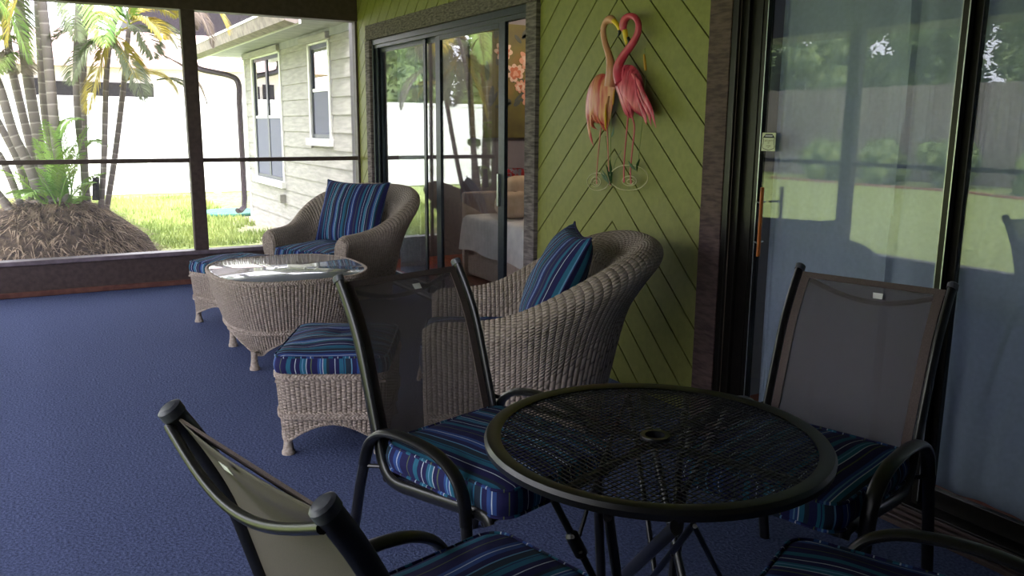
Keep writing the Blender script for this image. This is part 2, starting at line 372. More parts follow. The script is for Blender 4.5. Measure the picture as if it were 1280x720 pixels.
# green boards laid in a chevron, clipped to the wall around both doors
def clip(poly, a, b, c):   # keep a*y+b*z+c>=0
    out = []
    for i in range(len(poly)):
        p, q = poly[i], poly[(i+1) % len(poly)]
        dp, dq = a*p[0]+b*p[1]+c, a*q[0]+b*q[1]+c
        if dp >= 0: out.append(p)
        if dp*dq < 0:
            t = dp/(dp-dq); out.append((p[0]+(q[0]-p[0])*t, p[1]+(q[1]-p[1])*t))
    return out
YC, SL, PV, GA = 3.737, .943, .1983, .0045
wb = MB()
rects = [(D2['L']-.02, T2['R']+.02, 0, CEIL), (T2['R']+.02, T2['L']-.02, T2['ttop']-.02, CEIL), (T2['L']-.02, L, 0, CEIL), (YB, D2['L']-.02, D2['ttop']-.02, CEIL)]
for (ya, yb, za, zb) in rects:
    for side in (-1, 1):
        for k in range(-30, 60):
            z0 = 1.493+PV*k   # lower groove apex
            R = [(ya, za), (yb, za), (yb, zb), (ya, zb)]
            R = clip(R, side, 0, -side*YC)
            if len(R) < 3: continue
            g = GA*1.2
            R = clip(R, SL*side, 1, -(z0+g+SL*side*YC))       # above the lower groove
            if len(R) >= 3: R = clip(R, -SL*side, -1, (z0+PV-g+SL*side*YC))
            if len(R) >= 3: wb.prism(R, .014, 0, W)
for (ya, yb, za, zb) in rects: wb.box((W+.011, ya, za), (W+.10, yb, zb), 1)
wb.build('wall_right', [M['green'], M['groove']], kind='structure', smooth=False, label='green painted wall of diagonal boards meeting in a chevron', loc=(W+.05, 3.7, 0))

# wall at the far end: kick panel, header beam, posts, rail, screens
sbox('wall_far', (XO, L, -.1), (W+.06, L+.09, .262), M['darkbrown'], .004, label='dark brown kick panel below the far screens')
sbox('trim_1', (XO, L-.025, .262), (W, L+.11, .30), M['sillm'], .006, label='grey sill board on the far kick panel')
sbox('baseboard_far', (XO, L-.03, .0), (W, L, .045), M['base_red'], .008, label='narrow reddish base strip at the far wall')
sbox('trim_2', (XO, L-.02, 2.36), (W, L+.12, CEIL), M['darkbrown'], .005, label='dark header beam above the far screens')
def post(nm, x0, x1, y0, y1, z0, z1, lab): return sbox(nm, (x0, y0, z0), (x1, y1, z1), M['darkbrown'], .005, label=lab)
post('trim_3', 1.22, 1.335, L, L+.09, .30, 2.36, 'dark square post between the two wide screens')
post('trim_4', W-.02, W+.06, L, L+.09, .30, 2.36, 'dark post where the far screens meet the green wall')
post('trim_5', XO-.06, XO+.06, L-.02, L+.1, -.1, CEIL, 'dark corner post at the left end of the far screens')
sbox('trim_6', (XO+.06, L+.02, 1.075), (1.22, L+.07, 1.112), M['darkbrown'], .004, label='thin middle rail across the left far screen')
sbox('trim_7', (1.335, L+.02, 1.075), (W-.02, L+.07, 1.112), M['darkbrown'], .004, label='thin middle rail across the right far screen')
def screen(nm, x0, x1, y0, y1, z0, z1, lab):
    m = MB(); n = m.add([(x0, y0, z0), (x1, y0, z0) if x1-x0 > .1 else (x0, y1, z0), (x1, y1, z1) if x1-x0 > .1 else (x0, y1, z1), (x0, y0, z1)]); m.face((n, n+1, n+2, n+3)); return m.build(nm, M['screen'], kind='structure', label=lab, smooth=False, loc=((x0+x1)/2, (y0+y1)/2, z0))
screen('window_1', XO+.06, 1.22, L+.045, L+.0452, .30, 2.36, 'wide insect screen facing the palm clump')
screen('window_2', 1.335, W-.02, L+.045, L+.0452, .30, 2.36, 'insect screen facing the sided wing of the house')
# long side of the porch: open screens to the lawn
sbox('wall_left', (XO-.09, .44, -.1), (XO, L-.02, .262), M['darkbrown'], .004)
sbox('wall_left_blocker', (XO-.09, YB, -.1), (XO, .44, CEIL), M['dark'], .004)  # unseen stretch, closed off to darken the foreground
sbox('trim_8', (XO-.1, .44, .262), (XO+.02, L-.02, .30), M['sillm'], .005)
sbox('trim_9', (XO-.12, .44, 2.28), (XO+.02, L-.02, CEIL), M['darkbrown'], .005)
ys = [.50, 2.90, 5.23, L-.02]
for i, y in enumerate(ys[:-1]): post('trim_%d' % (10+i), XO-.08, XO, y-.06, y+.06, .30, 2.28, None)
for i in range(3):
    a, b = ys[i]+.06, ys[i+1]-(.06 if i < 2 else 0)
    sbox('trim_%d' % (20+i), (XO-.06, a, 1.075), (XO-.02, b, 1.112), M['darkbrown'], .004)
    screen('window_%d' % (3+i), XO-.045, XO-.0448, a, b, .30, 2.28, None)

sbox('trim_40', (XO-1.15, YB-.3, 2.36), (XO-.12, L+.9, 2.47), M['darkbrown'], .004, label='added porch eave over the lawn side, blocking sky light')  # added overhang that cuts the sky light entering the porch
sbox('trim_41', (XO-1.15, L+.12, 2.50), (2.30, L+1.05, 2.62), M['white'], .004, label='added porch eave over the far screens, out of view, blocking sky light')  # added above the sight line, dims the light through the far screens
# ------------------------------------------------------------------ left sliding door (bedroom)
def jag(a, b, mat, name, label, axis):
    """rough sawn board: a box subdivided along its length with uneven edges"""
    m = MB(); n = 60
    a, b = V(a), V(b); rows = []
    for i in range(n+1):
        t = i/n; p = a.lerp(b, t); e = lambda s: .0035*noise.noise(V((t*30+s*9.1, s, axis)))
        if axis == 1:
            rows.append([V((a.x, p.y, a.z+e(1))), V((b.x, p.y, a.z+e(1))), V((b.x, p.y, b.z+e(2))), V((a.x, p.y, b.z+e(2)))])
        else:
            rows.append([V((a.x, a.y+e(1), p.z)), V((b.x, a.y+e(1), p.z)), V((b.x, b.y+e(2), p.z)), V((a.x, b.y+e(2), p.z))])
    k = m.grid(rows, True); m.face([k, k+1, k+2, k+3]); m.face([k+n*4+i for i in range(4)])
    return m.build(name, mat, kind='structure', label=label, loc=((a.x+b.x)/2, (a.y+b.y)/2, min(a.z, b.z)), smooth=False, bevel=.003)
jag((W-.035, T2['R'], T2['top']), (W+.01, T2['L']-.03, T2['ttop']), M['weather'], 'trim_30', 'weathered grey board over the bedroom sliding door', 1)
jag((W-.03, T2['R'], 0), (W+.01, T2['JR']-.005, T2['top']-.002), M['weatherv'], 'trim_31', 'weathered upright board at the right of the bedroom sliding door', 2)
jag((W-.03, T2['JL']+.02, 0), (W+.01, T2['L'], T2['top']-.002), M['weatherv'], 'trim_32', 'weathered upright board at the left of the bedroom sliding door', 2)
d1 = empty('door_1', (W, 6.0, 0)); tag(d1, 'bedroom sliding glass door with bronze frames, standing open at its right', None, None, 'structure')
f = MB()
f.box((W-.012, T2['JR'], 2.115), (W+.09, T2['JL'], 2.16)); f.box((W+.0, T2['JR'], 2.085), (W+.02, T2['JL'], 2.115))
f.box((W+.04, T2['JR'], 2.085), (W+.05, T2['JL'], 2.115))
f.box((W-.012, T2['JL']-.03, 0), (W+.1, T2['JL'], 2.16)); f.box((W+.01, T2['JL']-.08, 0), (W+.025, T2['JL']-.03, 2.12))
f.box((W+.02, T2['JR'], 0), (W+.1, T2['JR']+.012, 2.16))
f.box((W-.03, T2['JR'], 0), (W+.1, T2['JL'], .02)); f.box((W+.0, T2['JR'], .02), (W+.008, T2['JL'], .045)); f.box((W+.03, T2['JR'], .02), (W+.038, T2['JL'], .045))
f.build('door_frame', M['bronze'], d1, world=True, smooth=False, bevel=.002)
def dpanel(door, x, ya, yb, zt, st, mat, glass, sw=.045, zb=.03, gl='glass'):
    m = MB(); m.box((x, ya, zb), (x+.028, ya+sw, zt)); m.box((x, yb-sw, zb), (x+.028, yb, zt))
    m.box((x, ya+sw, zb), (x+.028, yb-sw, zb+.07)); m.box((x, ya+sw, zt-.05), (x+.028, yb-sw, zt))
    p = m.build('door_panel', mat, door, world=True, smooth=False, bevel=.003)
    g = MB(); g.box((x+.012, ya+sw-.002, zb+.068), (x+.017, yb-sw+.002, zt-.048))
    o = g.build(gl, glass, p, smooth=False); o.data.transform(Matrix.Translation(-door.location)); return p
dpanel(d1, W+.038, 6.10, 7.36, 2.10, 0, M['bronze'], M['glass2'], .045)
dpanel(d1, W+.008, 4.985, 6.085, 2.10, 0, M['bronze'], M['glass2'], .085)
q_ = MB(); q_.box((W+.02, 6.30, .03), (W+.036, 6.345, 2.10)); q_.build('screen_stile', M['bronze'], d1, world=True, smooth=False, bevel=.002)
h = MB(); h.box((W-.01, 5.04, .87), (W+.036, 5.06, 1.09)); h.box((W+.036, 5.0, .85), (W+.042, 5.03, 1.12))
h.build('door_handle', M['alu'], d1, world=True, smooth=False, bevel=.004, label='bright aluminium pull')

# bedroom behind it
sbox('floor_bedroom', (W+.1, 3.2, -.1), (7.0, 8.3, 0), M['woodfloor'], 0)
sbox('wall_bedroom_far', (W+.12, 8.3, -.1), (7.1, 8.4, 2.6), M['bedwall'], 0)
sbox('wall_bedroom_side', (7.0, 3.1, -.1), (7.1, 8.3, 2.6), M['bedwall'], 0)
sbox('wall_bedroom_near', (W+.1, 3.1, -.1), (7.0, 3.2, 2.6), M['bedwall'], 0)
sbox('ceiling_bedroom', (W+.1, 3.1, 2.6), (7.1, 8.4, 2.7), M['white'], 0)
bed = empty('bed', (4.6, 5.8, 0), 0, 'low bed with white coverlet and beige skirt inside the open sliding door', 'bed')
def soft(name, cx, cy, z0, z1, lx, ly, mat, parent=None, r=.08, rot=0, **k):
    m = MB(); rows = []; n = 8; seg = 40
    prof = []
    for i in range(n+1):
        a = -pi/2+pi*i/n; prof.append((cos(a), sin(a)))
    hh = (z1-z0)/2; rr = min(r, hh)
    for (c, s_) in [(0, -1)]+prof+[(0, 1)]:
        row = []
        for j in range(seg):
            t = 2*pi*j/seg; ex = .35
            px = abs(cos(t))**ex*(1 if cos(t) >= 0 else -1); py = abs(sin(t))**ex*(1 if sin(t) >= 0 else -1)
            if (c, s_) in ((0, -1), (0, 1)): sx = sy = .02
            else: sx = (lx/2-rr*(1-c)); sy = (ly/2-rr*(1-c))
            z = (z0+z1)/2+s_*hh + (.004*noise.noise(V((px*3, py*3, s_*2+cx))))
            row.append(V((cx+px*sx, cy+py*sy, z)))
        rows.append(row)
    m.grid(rows, True)
    return m.build(name, mat, parent, world=parent is not None, **k)
b0 = MB(); b0.box((3.50, 4.6, .03), (6.0, 6.96, .30)); b0.build('bed_skirt', M['bedskirt'], bed, world=True, smooth=False, bevel=.03)
m = MB(); rows = []   # coverlet: top with rounded shoulder and a slightly rippled drape on both visible sides
def cov(t):           # along the outline: y from near to far on the x side, then along the far end
    return (3.46+.012*sin(t*22), 4.6+2.40*min(t, 1)) if t <= 1 else (3.46+2.5*(t-1), 7.0+.012*sin(t*30))
for dz, o_ in ((.27, -.02), (.36, -.012), (.50, 0), (.565, .012), (.592, .035), (.60, .07), (.60, .6)):
    row = []
    for k in range(121):
        t = k/60; x, y = cov(t); zz = dz+(.012*sin(t*9)+.008*sin(t*23) if dz < .3 else 0)
        row.append(V((x+o_ if t <= 1 else max(x, 3.46+o_), (y if t < 1 else y-o_) if t >= 1 else min(y, 7.0-o_), zz)))
    rows.append(row)
m.grid(rows); m.box((3.9, 4.6, .55), (6.0, 6.5, .5995)); m.build('coverlet', M['bedwhite'], bed, world=True)
soft('pillow', 4.06, 6.72, .604, .96, .62, .26, M['pillowbe'], None, r=.12, label='big beige pillow standing on the bed behind the white coverlet', cat='pillow')
soft('pillow', 3.72, 6.45, .604, .84, .34, .24, M['pillowbe'], None, r=.10, label='smaller beige pillow at the left on the white coverlet', cat='pillow')
soft('throw_cushion', 4.02, 6.91, .604, 1.02, .34, .10, M['redprint'], None, r=.05, label='small red print cushion at the back of the bed', cat='cushion')
hb = MB(); hb.box((3.5, 7.02, 0), (6.0, 7.08, .80)); hb.build('headboard', M['bedskirt'], bed, world=True, smooth=False, bevel=.02)
# floral painting
pm, nt, out = newmat('floral_canvas'); b = N(nt, 'ShaderNodeBsdfPrincipled', i_Roughness=.6)
tc = N(nt, 'ShaderNodeTexCoord'); nz = N(nt, 'ShaderNodeTexNoise'); nz.inputs['Scale'].default_value = 2.4; nz.inputs['Detail'].default_value = 4
nt.links.new(tc.outputs['Object'], nz.inputs[0])
cr = N(nt, 'ShaderNodeValToRGB'); e = cr.color_ramp.elements; e[0].position = .3; e[0].color = H(70, 60, 40); e[1].position = .7; e[1].color = H(112, 84, 44)
x = e.new(.5); x.color = H(88, 84, 40)
nt.links.new(nz.outputs[0], cr.inputs[0]); nt.links.new(cr.outputs[0], b.inputs['Base Color']); nt.links.new(b.outputs[0], out.inputs[0])
pt = empty('floral_painting', (5.05, 8.27, 1.25), 0, 'tall floral painting of peach blossoms on the bedroom wall', 'painting')
cv = MB(); cv.box((4.2, 8.26, 1.28), (5.9, 8.297, 2.5)); cv.build('canvas', pm, pt, world=True, smooth=False)
peach = [plain('peach_petal', H(168, 122, 104)), plain('pale_petal', H(172, 146, 132)), plain('orange_petal', H(150, 88, 64))]
random.seed(5)
for i, (fx, fz, fr_) in enumerate([(4.93, 2.12, .12), (4.75, 1.98, .10), (5.02, 1.93, .13), (4.97, 1.72, .11), (4.6, 2.2, .1), (5.2, 2.2, .12), (4.82, 1.84, .07)]):
    for ring, (rr, nn, sz) in enumerate(((.62, 8, .5), (.34, 6, .42), (.08, 3, .3))):
        m = MB()
        for k in range(nn):
            a = k*2*pi/nn+i+ring*.4+random.uniform(-.2, .2); cx, cz = fx+cos(a)*fr_*rr, fz+sin(a)*fr_*rr*.85; e1, e2 = fr_*sz*random.uniform(.8, 1.3), fr_*sz*random.uniform(.5, .8)
            pts = [(cx+cos(t)*e1*cos(a)-sin(t)*e2*sin(a), cz+cos(t)*e1*sin(a)+sin(t)*e2*cos(a)) for t in [q*pi/7 for q in range(14)]]
            m.prism(pts, -.003-.0008*k-.004*ring, 1, 8.26)
        m.build('blossom', peach[(i+ring) % 3], pt, world=True, smooth=False)
m = MB()
for k in range(26):
    a = random.uniform(0, 2*pi); cx, cz = random.uniform(4.4, 5.4), random.uniform(1.6, 2.45); e1, e2 = random.uniform(.05, .12), random.uniform(.015, .04)
    m.prism([(cx+cos(t)*e1*cos(a)-sin(t)*e2*sin(a), cz+cos(t)*e1*sin(a)+sin(t)*e2*cos(a)) for t in [q*pi/5 for q in range(10)]], -.002, 1, 8.26)
m.build('leaves', plain('painted_leaf', H(60, 64, 62)), pt, world=True, smooth=False)
lamp = empty('ceiling_lamp', (4.95, 7.9, 2.6), 0, 'small lit lamp near the bedroom ceiling above the painting', 'lamp')
m = MB(); m.lathe([(.02, 0), (.05, -.01), (.05, -.02), (.012, -.03), (.012, -.10), (.02, -.11)], 16, (4.95, 7.9, 2.6)); m.build('lamp_base', M['alu'], lamp, world=True)
m = MB(); m.lathe([(.001, -.10), (.02, -.11), (.03, -.14), (.02, -.17), (.001, -.18)], 16, (4.95, 7.9, 2.6)); m.build('bulb', M['bulb'], lamp, world=True)
li = bpy.data.lights.new('bedroom_light', 'POINT'); li.energy = 24; li.color = (1, .82, .62); li.shadow_soft_size = .06
lo = bpy.data.objects.new('bedroom_light', li); C.objects.link(lo); lo.location = (4.6, 7.2, 2.3)
# white curtain stack inside the left pane
m = MB(); rows = []
for z in (.06, .6, 1.2, 1.9, 2.3): rows.append([V((W+.20+.03*sin(k*1.3), 6.75+k*.014, z)) for k in range(40)])
m.grid(rows); o = m.build('bedroom_curtain', M['curtain_w'], None, label='pale curtain gathered behind the leftmost glass of the bedroom door', cat='curtain', loc=(W+.2, 7.0, .06))
o.modifiers.new('s', 'SOLIDIFY').thickness = .004

# ------------------------------------------------------------------ right sliding door
jag((W-.035, D2['JL'], 0), (W+.02, D2['L'], D2['top']), M['maroon'], 'trim_33', 'rough dark brown upright board left of the large sliding door', 2)
jag((W-.035, YB, D2['top']), (W+.02, D2['L'], D2['ttop']), M['maroon'], 'trim_34', 'rough dark brown board over the large sliding door', 1)
d2 = empty('door_2', (W, 1.0, 0)); tag(d2, 'large sliding glass door with black frames and a sheer curtain inside', None, None, 'structure')
f = MB()
f.box((W-.03, D2['JL']-.04, 0), (W+.1, D2['JL'], 2.13)); f.box((W-.045, D2['JL']-.052, 0), (W-.02, D2['JL']-.046, 2.13))
f.box((W-.02, D2['JL']-.085, 0), (W+.1, D2['JL']-.04, 2.13)); f.box((W-.03, D2['JL']-.10, 0), (W+.0, D2['JL']-.092, 2.13)); f.box((W-.01, D2['JL']-.16, 0), (W+.06, D2['JL']-.085, 2.13))
f.box((W-.03, YB, 2.06), (W+.1, D2['JL'], 2.13))
f.box((W-.03, YB, 0), (W+.1, D2['JL']-.16, .03))
f.build('door_frame', M['blackal'], d2, world=True, smooth=False, bevel=.002)
f = MB(); f.box((W-.031, D2['JL']-.054, 0), (W-.029, D2['JL']-.051, 2.1)); f.build('jamb_strip', plain('worn_strip', H(110, 100, 90)), d2, world=True, smooth=False)
f = MB(); f.box((W-.16, YB, 0), (W-.02, D2['JL'], .018)); f.box((W-.14, YB, .018), (W-.132, D2['JL'], .026)); f.box((W-.10, YB, .018), (W-.092, D2['JL'], .03)); f.box((W-.06, YB, .018), (W-.052, D2['JL'], .034))
f.build('threshold', M['darkbrown'], d2, world=True, smooth=False, bevel=.002)
p1 = dpanel(d2, W-.006, 1.775, 2.70, 2.07, 0, M['blackal'], M['glass'], .028, .035)
p2 = dpanel(d2, W+.03, .80, 1.80, 2.07, 0, M['blackal'], M['glass'], .05, .035)
p3 = dpanel(d2, W-.006, -.2, .83, 2.07, 0, M['blackal'], M['glass'], .05, .035)
p4 = dpanel(d2, W+.03, YB, -.15, 2.07, 0, M['blackal'], M['glass'], .05, .035)
f = MB(); f.box((W-.0075, 2.672, .10), (W-.006, 2.676, 2.02)); f.box((W-.0075, 1.800, .10), (W-.006, 1.803, 2.02)); f.box((W-.0075, 1.7745, .05), (W-.0062, 1.7785, 2.05))
f.build('glazing_edge', M['alu'], d2, world=True, smooth=False, label='thin bright glazing edge')
# pull handle: wooden bar on two bright brackets
f = MB()
f.tube([(W-.052, 2.600, .865), (W-.052, 2.600, 1.165)], .0085, 12, flat=(1.2, .8)); f.build('door_handle', M['orange_wood'], d2, world=True, label='orange wooden pull')
f = MB()
for z in (.925, 1.10): f.tube([(W-.004, 2.625, z), (W-.052, 2.607, z)], .0045, 8); f.tube([(W-.054, 2.598, z-.004), (W-.062, 2.622, z+.002)], .003, 8)
f.build('handle_bracket', M['alu'], d2, world=True, label='chrome handle brackets')
# security sticker on the glass
st = empty('security_sticker', (W-.009, 2.623, 1.318), 0, 'small cream shield sticker at the left edge of the large door glass', 'sticker')
m = MB(); m.box((W-.0078, 2.586, 1.318), (W-.0068, 2.663, 1.396)); m.build('sticker_sheet', plain('sticker_cream', H(196, 200, 168)), st, world=True, smooth=False)
SK = plain('sticker_ink', H(34, 34, 38)); xx = W-.0082
m = MB()
cy_, w_ = 2.624, .034
m.prism([(cy_-w_, 1.374), (cy_-w_*.55, 1.391), (cy_+w_*.55, 1.391), (cy_+w_, 1.374)], .0006, 0, xx)
sh = [(cy_-w_, 1.374), (cy_-w_*.86, 1.366), (cy_-w_*.9, 1.35), (cy_-w_, 1.342), (cy_-w_*.92, 1.330), (cy_-w_*.4, 1.325), (cy_, 1.321), (cy_+w_*.4, 1.325), (cy_+w_*.92, 1.330), (cy_+w_, 1.342), (cy_+w_*.9, 1.35), (cy_+w_*.86, 1.366), (cy_+w_, 1.374)]
m.tube([(xx+.0002, a, b_) for a, b_ in sh], .0011, 6, flat=(1, 1)); m.build('shield_outline', SK, st, world=True, smooth=False)
m = MB(); m.box((xx-.0004, cy_-w_*.6, 1.379), (xx, cy_+w_*.6, 1.386)); m.build('banner', plain('sticker_pale', H(170, 170, 176)), st, world=True, smooth=False)
def textobj(s, size, loc, parent, mat, name='lettering'):
    cu = bpy.data.curves.new(name, 'FONT'); cu.body = s; cu.size = size; cu.align_x = 'CENTER'; cu.extrude = .0002
    tmp = bpy.data.objects.new(name, cu); C.objects.link(tmp); dg = bpy.context.evaluated_depsgraph_get()
    me = bpy.data.meshes.new_from_object(tmp.evaluated_get(dg)); bpy.data.objects.remove(tmp)
    me.materials.clear(); me.materials.append(mat)
    me.transform(Matrix(((0, 0, -1, loc[0]), (-1, 0, 0, loc[1]), (0, 1, 0, loc[2]), (0, 0, 0, 1))))
    me.transform(Matrix.Translation(-parent.location))
    o = bpy.data.objects.new(name, me); C.objects.link(o); o.parent = parent; return o
for s_, z_, sz in (('SECURITY', 1.3585, .0105), ('BY', 1.350, .008), ('SYSTEM', 1.3375, .0075), ('24', 1.331, .006)):
    textobj(s_, sz, (xx, cy_, z_), st, plain('sticker_olive', H(110, 112, 84)))
# sheer curtain behind the glass, with a hanging seam
m = MB(); rows = []; zs = [.09+i*(2.0/24) for i in range(25)]; K = 420
for z in zs:
    row = []
    for k in range(K+1):
        y = 2.69 - k*(4.2/K)
        x = W+.105+.009*sin(y*21)+.005*sin(y*47+1)+.008*noise.noise(V((y*3, z*.6, 0)))
        if y > 2.58: x += .008*sin(y*90)
        x -= .030*math.exp(-((y-2.056-.012*sin(z*3))/.010)**2)
        row.append(V((x, y, z)))
    rows.append(row)
m.grid(rows); o = m.build('sheer_curtain', M['sheer'], None, label='bluish white sheer curtain hanging inside the large sliding door', cat='curtain', loc=(W+.13, .5, .09))
o.modifiers.new('s', 'SOLIDIFY').thickness = .0012
sbox('floor_living', (W+.1, YB, -.1), (6.4, 3.1, 0), M['woodfloor'], 0)
sbox('wall_living_far', (6.4, YB, -.1), (6.5, 3.1, 2.7), M['bedwall'], 0)
sbox('ceiling_living', (W+.1, YB, 2.6), (6.5, 3.1, 2.7), M['white'], 0)

al = bpy.data.lights.new('curtain_fill_light', 'AREA'); al.energy = 13; al.color = (.76, .95, .98); al.shape = 'RECTANGLE'; al.size = 2.2; al.size_y = 1.4  # added lamp with no window behind it, brightens the sheer curtain
ao = bpy.data.objects.new('curtain_fill_light', al); C.objects.link(ao); ao.location = (6.35, 1.0, 1.5); ao.rotation_euler = (0, radians(90), 0)
# ------------------------------------------------------------------ cushions
def rrect(lx, ly, r, n=10):
    P = []
    for cx, cy, a0 in ((lx/2-r, ly/2-r, 0), (-lx/2+r, ly/2-r, pi/2), (-lx/2+r, -ly/2+r, pi), (lx/2-r, -ly/2+r, 3*pi/2)):
        for k in range(n+1):
            a = a0+pi/2*k/n; P.append((cx+r*cos(a), cy+r*sin(a)))
    # subdivide straight runs
    out = []
    for i in range(len(P)):
        a, b = P[i], P[(i+1) % len(P)]; d = hypot(b[0]-a[0], b[1]-a[1]); k = max(1, int(d/.03))
        for q in range(k): out.append((a[0]+(b[0]-a[0])*q/k, a[1]+(b[1]-a[1])*q/k))
    return out
def cushion(name, lx, ly, h, loc, rz, label, group, stripe='x', r=.05, tuft=0, dome=.025, seed=0, piping='fabric', rot=None):
    """box cushion; stripe='x' means the stripes run along local x"""
    O = rrect(lx, ly, r); K = len(O); m = MB()
    arc = [0]
    for i in range(K): arc.append(arc[-1]+hypot(O[(i+1) % K][0]-O[i][0], O[(i+1) % K][1]-O[i][1]))
    def st(x, y): return (y if stripe == 'x' else x)+seed*.07
    def ztop(x, y, rr):
        z = h/2+dome*(1-rr**2.5) + .006*noise.noise(V((x*7+seed, y*7, 1.5)))
        for tx, ty in ([(0, 0), (lx*.28, ly*.28), (-lx*.28, ly*.28), (lx*.28, -ly*.28), (-lx*.28, -ly*.28)] if tuft else []):
            z -= tuft*math.exp(-((x-tx)**2+(y-ty)**2)/.0035)
        return z
    for sgn in (1, -1):
        rows = []; U = []
        for rr in (.001, .15, .3, .45, .6, .72, .82, .9, .96, 1.0):
            row = []; uu = []
            for (x, y) in O:
                px, py = x*rr, y*rr
                if sgn > 0: z = ztop(px, py, rr)
                else: z = -h/2-.004*(1-rr**2)
                if rr == 1: z = sgn*(h/2-.004)
                row.append(V((px, py, z))); uu.append((st(px, py), (px if stripe == 'x' else py)))
            uu.append(uu[0]); rows.append(row); U.append(uu)
        m.grid(rows, True, lambda i, j: U[i][j])
    rows = []; vz = []
    for t in (0, .15, .35, .5, .65, .85, 1):
        bul = .010*sin(pi*t); z = -h/2+.004+(h-.008)*t
        rows.append([V((x*(1+bul*2/lx), y*(1+bul*2/ly), z+.002*noise.noise(V((x*20, y*20, seed))))) for x, y in O]); vz.append(z)
    m.grid(rows, True, lambda i, j: (arc[j]*.96+seed*.05, vz[i]))
    o = m.build(name, M['fabric'], None, label, 'cushion', group, loc=None)
    o.location = loc; o.rotation_euler = rot if rot else (0, 0, rz)
    for sgn in (1, -1):
        p = MB(); A = [V((x*1.006, y*1.006, sgn*(h/2-.003))) for x, y in O]; K2 = len(A)
        rows = []
        for i in range(K2):
            t = (A[(i+1) % K2]-A[i-1]).normalized(); nx = V((0, 0, 1)); ny = t.cross(nx)
            rows.append([A[i]+(nx*cos(q*pi/3)+ny*sin(q*pi/3))*.0048 for q in range(6)])
        rows.append(rows[0]); p.grid(rows, True, lambda i, j: (arc[min(i, K2)]*.9+.1, 0))
        p.build('piping', M['fabric'], o)
    return o
def pillow(name, lx, ly, th, loc, rot, label, group, seed=0):
    """knife-edge back cushion with pulled-out corners; stripes run along its height (local y)"""
    m = MB(); n = 28
    for sgn in (1, -1):
        rows = []; U = []
        for i in range(n+1):
            a = -1+2*i/n; row = []; uu = []
            for j in range(n+1):
                b_ = -1+2*j/n
                x = a*lx/2*(1-.09*(1-b_*b_)**.8*(abs(a)**3)); y = b_*ly/2*(1-.10*(1-a*a)**.8*(abs(b_)**3))
                q = max(0, (1-a*a)*(1-b_*b_)); z = sgn*th/2*q**.42
                z += .010*noise.noise(V((a*2.2+seed, b_*2.2, sgn*2)))*q**.3
                row.append(V((x, y, z))); uu.append((a*lx/2+seed*.09+sgn*.02, y))
            rows.append(row); U.append(uu)
        m.grid(rows, False, lambda i, j: U[i][j])
    o = m.build(name, M['fabric'], None, label, 'cushion', group); o.location = loc; o.rotation_euler = rot
    p = MB(); E = []
    for i in range(n): a = -1+2*i/n; E.append((a, -1))
    for i in range(n): a = -1+2*i/n; E.append((1, a))
    for i in range(n): a = 1-2*i/n; E.append((a, 1))
    for i in range(n): a = 1-2*i/n; E.append((-1, a))
    pts = [V((a*lx/2*(1-.09*(1-b_*b_)**.8*(abs(a)**3)), b_*ly/2*(1-.10*(1-a*a)**.8*(abs(b_)**3)), 0)) for a, b_ in E]
    p.tube(pts, .005, 6, closed=True); p.build('piping', M['fabric'], o)
    return o

# ------------------------------------------------------------------ wicker
RIB = .022
def ribd(u): return .0032*(abs(sin(pi*u/RIB))**.6)
def braidtube(path, r=.005, pitch=.028, closed=True, rows=1, dz=.011):
    """rows of twisted two-strand rope along a path"""
    m = MB(); P = [V(p) for p in path]
    if closed: P.append(P[0])
    seg = []; tot = 0
    for i in range(len(P)-1): seg.append((tot, P[i], P[i+1])); tot += (P[i+1]-P[i]).length
    nst = int(tot/.006); si = 0; base = []
    for k in range(nst+1):
        d = min(tot*k/nst, tot-1e-6)
        while si < len(seg)-1 and seg[si+1][0] <= d: si += 1
        a, b = seg[si][1], seg[si][2]; l = (b-a).length
        t = (b-a).normalized(); base.append((a+(b-a)*((d-seg[si][0])/max(l, 1e-6)), t, d))
    for rw in range(rows):
        for ph in (0, pi):
            pts = []
            for p, t, d in base:
                x = V((0, 0, 1)); y = t.cross(x); ang = 2*pi*d/pitch*(1 if rw % 2 == 0 else -1)+ph
                pts.append(p+x*(cos(ang)*r*.8)+y*(sin(ang)*r*.8)+V((0, 0, rw*dz)))
            m.tube(pts, r, 5, cap=not closed)
    return m
def foot(x, y, z, parent, up=V((0, 0, 0))):
    m = MB(); m.lathe([(.019, z+.02), (.018, z-.005), (.0195, z*.6), (.024, z*.25), (.029, .012), (.029, 0.0)], 18, (x, y, 0)); return m.build('foot', M['braid'], parent)
def superloop(rx, ry, n, K):
    out = []; 
    for k in range(K):
        t = 2*pi*k/K; c, s_ = cos(t), sin(t)
        out.append((rx*abs(c)**(2/n)*(1 if c >= 0 else -1), ry*abs(s_)**(2/n)*(1 if s_ >= 0 else -1)))
    return out
def resample(loop, step):
    P = [V((a, b, 0)) for a, b in loop]; P.append(P[0]); cum = [0]
    for i in range(len(P)-1): cum.append(cum[-1]+(P[i+1]-P[i]).length)
    n = int(cum[-1]/step); n -= n % 4; out = []; j = 0
    for k in range(n):
        d = cum[-1]*k/n
        while cum[j+1] < d: j += 1
        t = (d-cum[j])/max(cum[j+1]-cum[j], 1e-9); p = P[j].lerp(P[j+1], t); out.append((p.x, p.y))
    return out, cum[-1]
